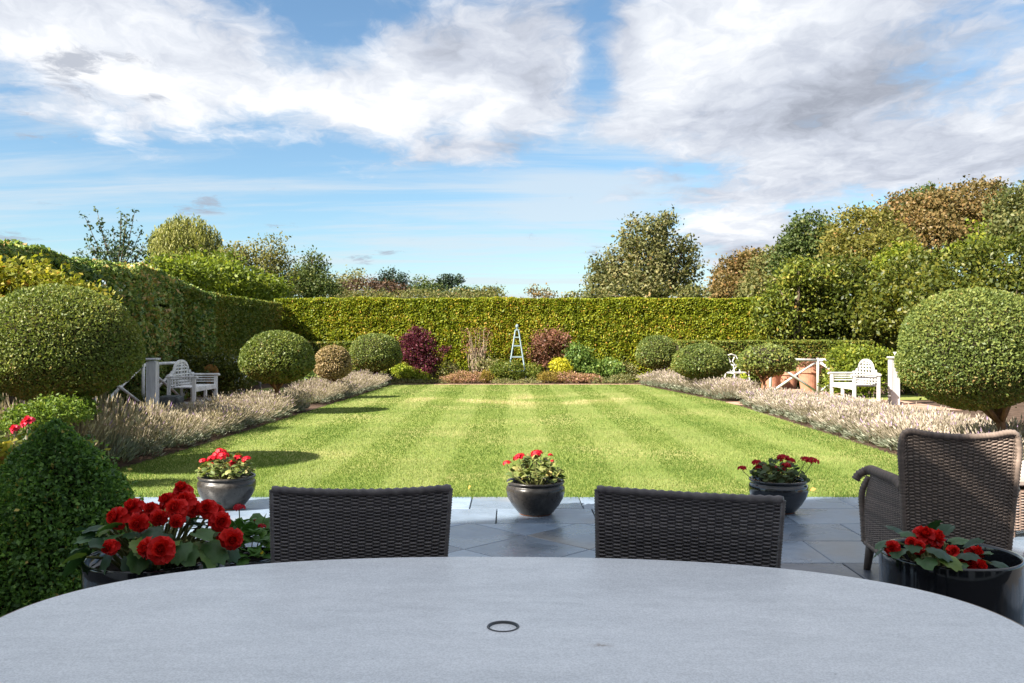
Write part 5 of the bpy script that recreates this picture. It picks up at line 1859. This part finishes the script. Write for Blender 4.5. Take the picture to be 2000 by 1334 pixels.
for (px, py, dY, nx, ny, nz, s) in [(1742, 1070, -.10, -.5, -.9, .2, .62), (1805, 1046, -.04, -.1, -.7, .8, .9), (1826, 1052, -.03, .4, -.7, .6, .85), (1793, 1068, -.11, -.2, -.9, .3, .6), (1780, 1060, -.1, -.4, -.8, .3, .5), (1885, 1105, -.13, 0, -.8, .7, 1.05), (1902, 1082, -.06, .5, -.7, .5, .8), (1862, 1076, -.08, -.2, -.9, .3, .5), (1912, 1108, -.14, .3, -.8, .5, .7)]:
    x, y, z = rp(px, py, dY)
    fl.append((x, y, max(z, H2 - .03) - .03, nx, ny, nz, s))
big_planter('begonia_planter', (PRX, PRY, 0.03), PRR, H2 - .03, 'half empty black planter with a few red begonias beside the wicker armchair', lv, fl, 0.09, 0.66, 0.78)

roses()


# low dish of geraniums between the left planter and chair
def dish():
    Y = 3.75
    x = (480 - 1000) * Y / FPX
    z = EYE + (HZ - 1085) * Y / FPX
    r_ = 0.145
    rg = np.random.default_rng(4)
    root = tag(empty('potted_geranium', (x, Y, 0.03)), 'low black dish of fresh green geraniums beside the begonias', 'potted geranium')
    h = z - .03
    mb_ = MB()
    mb_.lathe([(r_ * .62, 0), (r_ * .72, h * .3), (r_ * .92, h * .8), (r_ * 1.0, h - .012), (r_ * 1.04, h), (r_ * .97, h + .004), (r_ * .9, h - .03)], 40, cap=False)
    mb_.build('pot', M['glaze_black'], root, smooth=True)
    mb_ = MB()
    mb_.lathe([(.001, h - .02), (r_ * .9, h - .03)], 24, cap=False)
    mb_.build('soil', M['compost'], root)
    for i in range(190):
        a = rg.uniform(0, 6.28)
        u_ = math.sqrt(rg.uniform(0, 1))
        p = Vector((u_ * .145 * math.cos(a), u_ * .145 * math.sin(a), h - .01 + .155 * math.sqrt(max(0, 1 - (u_ * .95) ** 2)) * rg.uniform(.6, 1.05)))
        d = Vector((math.cos(a) * (.3 + u_), math.sin(a) * (.3 + u_), rg.uniform(-.2, .6))) + Vector(rg.normal(size=3) * .3)
        link('leaf', GLEAF['geranium_leaf_green'][int(rg.integers(3))], root, p, look_rot(d, rg.uniform(-.6, .6)), rg.uniform(.042, .066))
    st = MB()
    for (px, py, s) in ((467, 993, .75), (511, 1029, .55), (497, 1016, .18)):
        q_ = Vector(at(px, py, Y)) - Vector((x, Y, .03))
        st.tube([(q_.x * .6, 0, h), (q_.x, 0, q_.z)], .0025, 5)
        link('flower_head', UMBEL[0], root, q_, (0, 0, rg.uniform(0, 6)), s)
    st.build('stalk', M['stalk'], root)
    q_ = Vector(at(507, 1078, Y - .12)) - Vector((x, Y, .03))
    link('flower', rosette(30, .022, 8, leaf_mat('yellow_petals', [(0, (.6, .42, .01)), (1, (.75, .55, .02))], .2)), root, q_, (R(40), 0, 0))


dish()

# ================================================================== TABLE
m, t, b, o = newmat('pale_concrete')
tcn = t.n('ShaderNodeTexCoord')
mp = t.n('ShaderNodeMapping')
mp.inputs['Scale'].default_value = (0.35, 1.0, 1.0)
t.link(tcn.outputs['Object'], mp.inputs[0])
n1 = t.noise(mp.outputs[0], 3.2, 7, 0.62, 0.6)
n2 = t.noise(mp.outputs[0], 26, 5, 0.65, 0.2)
n3 = t.noise(tcn.outputs['Object'], 140, 3, 0.6)
f = t.m('ADD', t.m('MULTIPLY', n1, 0.40), t.m('ADD', t.m('MULTIPLY', n2, 0.32), t.m('MULTIPLY', n3, 0.28)))
col = t.ramp(f, [(0.36, (0.60, 0.615, 0.635)), (0.5, (0.73, 0.745, 0.765)), (0.64, (0.84, 0.85, 0.87))])
sp = t.sstep(t.noise(tcn.outputs['Object'], 230, 3, 0.7), 0.36, 0.64, 0.84, 1.08)
spc = t.n('ShaderNodeCombineColor')
for i in range(3):
    t.link(sp, spc.inputs[i])
col = t.mix(1.0, col, spc.outputs[0], 'MULTIPLY')
vo = t.n('ShaderNodeTexVoronoi')
vo.inputs['Scale'].default_value = 17
vo.inputs['Randomness'].default_value = 1
t.link(tcn.outputs['Object'], vo.inputs['Vector'])
gate = t.sstep(t.noise(tcn.outputs['Object'], 5.3, 2, 0.5), 0.50, 0.60)
pit = t.m('MULTIPLY', t.sstep(vo.outputs['Distance'], 0.02, 0.06, 1.0, 0.0), gate)
col = t.mix(t.m('MULTIPLY', pit, 0.55), col, (0.16, 0.15, 0.15))
# one rusty mark right of the parasol hole
vd = t.n('ShaderNodeVectorMath', operation='SUBTRACT')
t.link(tcn.outputs['Object'], vd.inputs[0])
vd.inputs[1].default_value = (0.200, -0.110, 0.0)
sx_ = t.n('ShaderNodeSeparateXYZ')
t.link(vd.outputs[0], sx_.inputs[0])
rr = t.m('ADD', t.m('POWER', t.m('DIVIDE', sx_.outputs[0], 0.018), 2), t.m('POWER', t.m('DIVIDE', sx_.outputs[1], 0.012), 2))
rust = t.m('MULTIPLY', t.m('EXPONENT', t.m('MULTIPLY', rr, -1)), t.sstep(t.noise(tcn.outputs['Object'], 70, 3, .6), .35, .6))
col = t.mix(t.m('MULTIPLY', rust, 0.75), col, (0.22, 0.15, 0.10))
t.link(col, b.inputs['Base Color'])
b.inputs['Roughness'].default_value = 0.42
b.inputs['Specular IOR Level'].default_value = 0.45
bp = t.n('ShaderNodeBump')
bp.inputs['Strength'].default_value = 0.25
bp.inputs['Distance'].default_value = 0.003
t.link(t.m('SUBTRACT', f, t.m('MULTIPLY', pit, 0.4)), bp.inputs['Height'])
t.link(bp.outputs[0], b.inputs['Normal'])
M['concrete'] = m
M['table_edge'] = plain('brown_table_edge', (0.30, 0.25, 0.21), 0.7, 0.3, 0.3, 12, 0.2, 60)
M['gunmetal'] = plain('dark_metal', (0.05, 0.055, 0.065), 0.4, 0.5, 0.1, 20)

TX, TY, TH = -0.019, 1.869, 0.74
table = tag(empty('dining_table', (TX, TY, 0.03), -0.019), 'large oval pale grey dining table in the shade', 'table')
TA, TB_, TN = 1.123, 0.60, 2.331


def sup(s, n_=160):
    pts = []
    for i in range(n_):
        a = 2 * math.pi * i / n_
        c, s_ = math.cos(a), math.sin(a)
        pts.append((s * TA * math.copysign(abs(c) ** (2 / TN), c) - (1 - s) * 0, s * TB_ * math.copysign(abs(s_) ** (2 / TN), s_)))
    return pts


HR = 0.031      # hole radius


def ring_faces(mb_, loops):
    n_ = len(loops[0])
    vs = [p for l in loops for p in l]
    fs = []
    for i in range(len(loops) - 1):
        for k_ in range(n_):
            k2 = (k_ + 1) % n_
            fs.append((i * n_ + k_, i * n_ + k2, (i + 1) * n_ + k2, (i + 1) * n_ + k_))
    mb_.add(vs, fs)


zt = TH - 0.03
circ = [(HR * math.cos(2 * math.pi * i / 160), HR * math.sin(2 * math.pi * i / 160)) for i in range(160)]
mb_ = MB()
ring_faces(mb_, [[(x, y, zt - .022) for x, y in sup(.99)], [(x, y, zt - .003) for x, y in sup(.9935)], [(x, y, zt - .0006) for x, y in sup(.9945)], [(x, y, zt) for x, y in sup(.993)], [(x, y, zt) for x, y in circ], [(x, y, zt - .02) for x, y in circ]])
top = mb_.build('tabletop', M['concrete'], table)
mb_ = MB()
ring_faces(mb_, [[(x, y, zt - .0225) for x, y in sup(.55)], [(x, y, zt - .06) for x, y in sup(.985)], [(x, y, zt - .024) for x, y in sup(.999)], [(x, y, zt - .006) for x, y in sup(1.0005)], [(x, y, zt - .0015) for x, y in sup(.9995)], [(x, y, zt - .0012) for x, y in sup(.9955)], [(x, y, zt - .01) for x, y in sup(.9942)]])
mb_.build('table_rim', M['table_edge'], table)
mb_ = MB()
ring_faces(mb_, [[(x * .98, y * .98, zt - .012) for x, y in circ], [(x * .995, y * .995, zt + .0015) for x, y in circ], [(x * 1.10, y * 1.10, zt + .002) for x, y in circ], [(x * 1.13, y * 1.13, zt + .0004) for x, y in circ]])
mb_.build('parasol_hole_ring', M['gunmetal'], table, smooth=True)
mb_ = MB()
mb_.lathe([(.0001, -.003), (HR * .93, -.003), (HR * .95, -.012)], 48, (0, 0, zt), cap=False)
mb_.build('parasol_hole_cap', M['concrete'], table)
for sx in (-1, 1):
    for sy in (-1, 1):
        mb_ = MB()
        mb_.tube([(sx * .62, sy * .28, zt - .05), (sx * .70, sy * .34, 0)], [.035, .026], 12)
        mb_.build('leg', M['gunmetal'], table, smooth=True)
mb_ = MB()
for sx in (-1, 1):
    mb_.box((sx * .62, 0, zt - .075), (.05, .6, .03))
mb_.box((0, 0, zt - .075), (1.19, .05, .03))
mb_.build('under_frame', M['gunmetal'], table)


# ================================================================== WICKER
def wicker_mat(name, c_lo, c_hi):
    m, t, b, o = newmat(name)
    at_ = t.n('ShaderNodeAttribute', attribute_name='rnd')
    tcn = t.n('ShaderNodeTexCoord')
    f = t.m('ADD', t.m('MULTIPLY', at_.outputs['Fac'], 0.7), t.m('MULTIPLY', t.noise(tcn.outputs['Object'], 7, 4, .6), 0.45))
    t.link(t.ramp(f, [(0.2, c_lo), (0.9, c_hi)]), b.inputs['Base Color'])
    b.inputs['Roughness'].default_value = 0.42
    b.inputs['Specular IOR Level'].default_value = 0.4
    return m


M['wicker_dark'] = wicker_mat('dark_grey_wicker', (0.060, 0.053, 0.057), (0.175, 0.155, 0.155))
M['wicker_brown'] = wicker_mat('brown_wicker', (0.115, 0.088, 0.073), (0.29, 0.22, 0.18))
M['wicker_tan'] = wicker_mat('tan_wicker', (0.16, 0.11, 0.085), (0.33, 0.24, 0.19))


def weave(name, surf, nrm, ncol, nrow, amp, rad, mat, parent, seg=2, seed=0, vert=True, rowtilt=0.0):
    """woven panel: row strands pass alternately in front of and behind upright stakes.
    surf(u,v) -> point, nrm(u,v) -> normal."""
    rg = np.random.default_rng(seed)
    quads, rnds = [], []
    ns = ncol * seg + 1
    us = np.linspace(0, 1, ns)
    for r_ in range(nrow):
        v0 = (r_ + .5) / nrow + rg.normal() * .06 / nrow
        cen = np.empty((ns, 3))
        nv = np.empty((ns, 3))
        for i, u in enumerate(us):
            ph = math.sin(math.pi * u * ncol)
            ph = math.copysign(abs(ph) ** .6, ph) * (1 if r_ % 2 else -1)
            p, n_ = surf(u, v0), nrm(u, v0)
            cen[i] = np.array(p) + np.array(n_) * amp * ph
            nv[i] = n_
        d = unit(np.gradient(cen, axis=0))
        up = unit(np.cross(d, nv))
        nn = unit(np.cross(up, d))
        ring = np.stack([cen + up * rad + nn * rad * .15, cen + nn * rad * .9, cen - up * rad + nn * rad * .15, cen - nn * rad * .8], 1)
        q_ = np.stack([ring[:-1], np.roll(ring[:-1], -1, 1), np.roll(ring[1:], -1, 1), ring[1:]], 2)
        quads.append(q_.reshape(-1, 4, 3))
        rnds.append(np.full(q_.shape[0] * 4 * 4, np.clip(.5 + rg.normal() * .22, 0, 1)))
    me = quads_mesh(name, np.concatenate(quads), np.concatenate(rnds), mat)
    o_ = link(name, me, parent)
    o_['kind'] = 'stuff'
    if vert:
        mb_ = MB()
        for c_ in range(ncol + 1):
            u = min(max(c_ / ncol, .004), .996)
            mb_.tube([surf(u, v) for v in np.linspace(0, 1, 5)], rad * 1.25, 5)
        so = mb_.build('stake', mat, parent)
        so['kind'] = 'stuff'
    return o_


def strand_roll(name, pts, rad, mat, parent, wrap=0.016):
    """edge roll: tube whose radius ripples where the cane is wrapped round it"""
    pts = [Vector(p) for p in pts]
    L = sum((b_ - a).length for a, b_ in zip(pts[:-1], pts[1:]))
    n_ = max(8, int(L / wrap) * 2)
    acc = [0]
    for a, b_ in zip(pts[:-1], pts[1:]):
        acc.append(acc[-1] + (b_ - a).length)
    out, rr = [], []
    for i in range(n_ + 1):
        s = L * i / n_
        j = max(k_ for k_ in range(len(acc)) if acc[k_] <= s + 1e-9)
        j = min(j, len(pts) - 2)
        f_ = (s - acc[j]) / max(1e-9, acc[j + 1] - acc[j])
        out.append(pts[j].lerp(pts[j + 1], f_))
        rr.append(rad * (1.10 if i % 2 else .84))
    mb_ = MB()
    mb_.tube(out, rr, 8)
    o_ = mb_.build(name, mat, parent, smooth=True)
    a_ = o_.data.attributes.new('rnd', 'FLOAT', 'POINT')
    a_.data.foreach_set('value', np.repeat(np.random.default_rng(1).uniform(.2, .8, n_ + 1), 8).astype(np.float32))
    return o_


def smooth_path(pts, n_=24):
    """Catmull-Rom through points"""
    P_ = [Vector(p) for p in pts]
    P_ = [P_[0] * 2 - P_[1]] + P_ + [P_[-1] * 2 - P_[-2]]
    out = []
    m_ = len(P_) - 3
    for i in range(m_):
        for k_ in range(n_ // m_ + 1):
            t_ = k_ / (n_ // m_ + 1)
            a, b_, c, d = P_[i:i + 4]
            out.append(0.5 * ((2 * b_) + (c - a) * t_ + (2 * a - 5 * b_ + 4 * c - d) * t_ ** 2 + (3 * b_ - a - 3 * c + d) * t_ ** 3))
    out.append(P_[-2])
    return out


def dining_chair(loc, rz, label, sag, seed):
    """faces -y (towards the table); backrest at +y"""
    mat = M['wicker_dark']
    root = tag(empty('dining_chair', loc, rz), label, 'dining chair')
    w0, w1 = 0.235, 0.276
    z0, z1 = 0.30, 0.862

    def surf(u, v):
        hw_ = w0 + (w1 - w0) * v
        x = (u * 2 - 1) * hw_
        top = z1 - sag * (1 - (u * 2 - 1) ** 2)
        z = z0 + (top - z0) * v
        y = 0.20 + 0.10 * v ** 1.4 + 0.035 * (1 - (u * 2 - 1) ** 2)
        return (x, y, z)

    def nrm(u, v):
        return (-(u * 2 - 1) * 0.12 * 0, -1.0, 0.12)
    weave('back_weave', surf, nrm, 23, 108, 0.0038, 0.0035, mat, root, 4, seed)
    wl = [surf(0, v) for v in np.linspace(0, 1, 12)]
    wr = [surf(1, v) for v in np.linspace(0, 1, 12)]
    tp = [surf(u, 1) for u in np.linspace(0, 1, 20)]
    strand_roll('back_edge', wl, .0075, mat, root, .008)
    strand_roll('back_edge', wr, .0075, mat, root, .008)
    strand_roll('back_top_edge', tp, .0125, mat, root, .026)
    # seat and skirt
    weave('seat_weave', lambda u, v: ((u * 2 - 1) * .245, -.25 + v * .47, .45 + .006 * math.sin(3 * u)), lambda u, v: (0, 0, 1), 18, 50, .005, .004, mat, root, 2, seed + 1)
    mb_ = MB()
    mb_.box((0, -.02, .40), (.46, .44, .06))
    mb_.build('seat_frame', mat, root, bevel=.01)
    weave('front_skirt', lambda u, v: ((u * 2 - 1) * .245, -.255, .32 + v * .13), lambda u, v: (0, -1, 0), 18, 16, .005, .0038, mat, root, 2, seed + 2)
    for sx in (-1, 1):
        weave('side_skirt', lambda u, v: (sx * .25, -.25 + u * .47, .32 + v * .13), lambda u, v: (sx, 0, 0), 16, 16, .005, .0038, mat, root, 2, seed + 3)
        for sy in (-1, 1):
            mb_ = MB()
            mb_.tube([(sx * .22, sy * .21, .40), (sx * .235, sy * .23, 0)], [.024, .018], 10)
            mb_.build('leg', mat, root, smooth=True)
    return root


# backrest tops sit at photo columns 522-886 and 1157-1527
kc = 2.72
dining_chair(((706 - 1000) * 2.70 / FPX + .016, 2.70 - .30, 0.03), R(3), 'dark wicker dining chair square to the table near the red begonias', 0.018, 11)
dining_chair(((1342 - 1000) * 2.60 / FPX - .098, 2.60 - .28, 0.03), R(-19), 'dark wicker dining chair turned askew near the black bowl', 0.010, 17)


def armchair():
    mat = M['wicker_brown']
    fx = Vector((0.155, 0.988, 0))           # forward
    rx = Vector((0.988, -0.155, 0))          # chair's right
    A = Vector((1.985, 4.40, 0.03))          # rear left corner
    Wd, Dp = 0.50, 0.62
    ang = math.atan2(rx.y, rx.x)
    root = tag(empty('wicker_armchair', A + rx * Wd / 2 + fx * Dp / 2, ang), 'high backed brown wicker armchair seen from behind facing the lawn', 'armchair')
    hw_, hd = Wd / 2, Dp / 2
    zb, zt_ = 0.13, 0.875
    wt = 0.045

    def topz(u):
        e = abs(u * 2 - 1)
        z = zt_ - 0.035 * (1 - e ** 2)
        if e > .80:
            z -= 0.055 * ((e - .80) / .20) ** 2.4
        return z

    def back(u, v):
        s = u * 2 - 1
        w_ = hw_ + wt * v - 0.015
        z = zb + (topz(u) - zb) * v
        return (s * w_, -hd - 0.05 * v - 0.035 * (1 - s * s) + .02, z)
    weave('back_weave', back, lambda u, v: (0, -1, .06), 20, 88, .0046, .0053, mat, root, 4, 31)
    strand_roll('back_top_edge', smooth_path([back(0, .60)] + [back(0, .8), back(0, .93)] + [back(u, 1.0) for u in (.03, .1, .25, .5, .75, .9, .97)] + [back(1, .93), back(1, .8), back(1, .60)], 60), .017, mat, root)
    az_ = 0.60
    for s in (-1, 1):
        def side(u, v, s=s):
            y = -hd + .02 + u * Dp
            zt2 = az_ - 0.055 * u
            bulge = .018 * math.sin(math.pi * v) * u + .055 * (1 - v) * u
            lower = zb + .02 * u
            return (s * (hw_ - .012 + bulge + .02 * v), y, lower + (zt2 - lower) * v)
        weave('side_weave', side, lambda u, v, s=s: (s, 0, 0), 24, 76, .0038, .0039, mat, root, 2, 41 + s)
        strand_roll('side_edge', [back(0 if s < 0 else 1, .60), back(0 if s < 0 else 1, .3), back(0 if s < 0 else 1, 0)], .014, mat, root)
        a = side(1, 1)
        pts = [Vector(back(0 if s < 0 else 1, .645)), Vector(side(.18, 1)) + Vector((0, 0, .0)), Vector(side(.6, 1)) + Vector((0, 0, .012)), Vector(a) + Vector((0, .01, .02)), Vector(a) + Vector((s * .05, .05, -.01)), Vector(a) + Vector((s * .075, .05, -.045))]
        strand_roll('armrest', smooth_path(pts, 40), .026, mat, root)
        strand_roll('bottom_edge', [side(u, 0) for u in (0, .5, 1)], .014, mat, root)
        front = [Vector(a) + Vector((s * .01, .01, -.02)), Vector(side(1, .7)) + Vector((s * .02, .02, 0)), Vector(side(1, .3)) + Vector((0, .01, 0)), Vector(side(1, 0))]
        strand_roll('front_edge', smooth_path(front, 24), .020, mat, root)
        for sy in (-1, 1):
            mb_ = MB()
            fl_ = .05 * (sy > 0)
            mb_.tube([(s * (hw_ - .03 + fl_), sy * (hd - .04), .18), (s * (hw_ - .01 + fl_), sy * (hd - .02), 0)], [.028, .020], 10)
            lo_ = mb_.build('leg', mat, root, smooth=True)
    strand_roll('bottom_edge', [back(0, 0), back(.5, 0), back(1, 0)], .015, mat, root)
    weave('seat_weave', lambda u, v: ((u * 2 - 1) * (hw_ - .02), -hd + .02 + v * (Dp + .02), .40), lambda u, v: (0, 0, 1), 16, 40, .005, .005, mat, root, 2, 55)
    mb_ = MB()
    mb_.box((0, 0.02, .33), (Wd - .06, Dp - .08, .10))
    mb_.build('seat_frame', mat, root, bevel=.01)


armchair()


def footstool():
    mat = M['wicker_tan']
    x0 = (1962 - 1000) * 5.9 / FPX
    root = tag(empty('wicker_footstool', (x0 + .38, 6.05, 0.03), R(-6)), 'sunlit tan wicker footstool with a pale cushion beyond the armchair', 'footstool')
    weave('front_weave', lambda u, v: ((u * 2 - 1) * .38, -.3, .05 + v * .26), lambda u, v: (0, -1, 0), 22, 28, .005, .0045, mat, root, 2, 61)
    for s in (-1, 1):
        weave('side_weave', lambda u, v, s=s: (s * .38, -.3 + u * .6, .05 + v * .26), lambda u, v, s=s: (s, 0, 0), 18, 28, .005, .0045, mat, root, 2, 62)
        for sy in (-1, 1):
            mb_ = MB()
            mb_.tube([(s * .34, sy * .26, .3), (s * .35, sy * .27, 0)], .022, 10)
            mb_.build('leg', mat, root)
    mb_ = MB()
    mb_.box((0, 0, .30), (.73, .57, .03))
    mb_.build('frame', mat, root)
    mb_ = MB()
    mb_.box((0, 0, .392), (.78, .62, .10))
    mb_.build('cushion', plain('pale_cushion', (0.46, 0.36, 0.30), 0.9, 0.2, 0.08, 8, 0.2, 120), root, bevel=.035)


footstool()

# fallen leaves on the grass edge and petals on the slabs
M['fallen'] = leaf_mat('fallen_leaves', [(0, (.45, .16, .03)), (1, (.55, .36, .10))], .2)
for (px, py, s, lab) in ((917, 962, .04, 'orange fallen leaf on the grass edge between the left chair and centre bowl'), (1588, 966, .04, 'pale fallen leaf on the grass edge beside the black bowl')):
    x, y = G(px, py)
    ob = link('fallen_leaf', leaf_mesh('fallen_leaf', np.array([[0, 0, .035]]), np.array([[0, 0, 1.0]]), s * 1.3, M['fallen'], .7), None, (x, y, .01))
    tag(ob, lab, 'fallen leaf')

# ------------------------------------------------------------------ kinds that repeat share a group
GROUPS = {'topiary tree': 'clipped topiary trees along both sides of the lawn', 'dining chair': 'wicker dining chairs at the table', 'potted geranium': 'bowls of red geraniums on the patio',
          'bench': 'arched back garden benches', 'begonia planter': 'black planters of red begonias', 'lavender hedge': 'lavender hedges edging the lawn', 'plant pot': 'terracotta pots near the right hand fence',
          'post': 'capped posts beside the benches', 'fence': 'rustic pole fences', 'laurel': 'laurels on the right', 'tree': 'trees beyond the hedges', 'shrub': 'shrubs and border plants', 'fallen leaf': 'fallen leaves on the lawn edge', 'hedge': 'hedges round the garden'}
for ob in list(C.objects):
    if ob.parent is None and ob.get('category') in GROUPS and not ob.get('group'):
        ob['group'] = GROUPS[ob['category']]
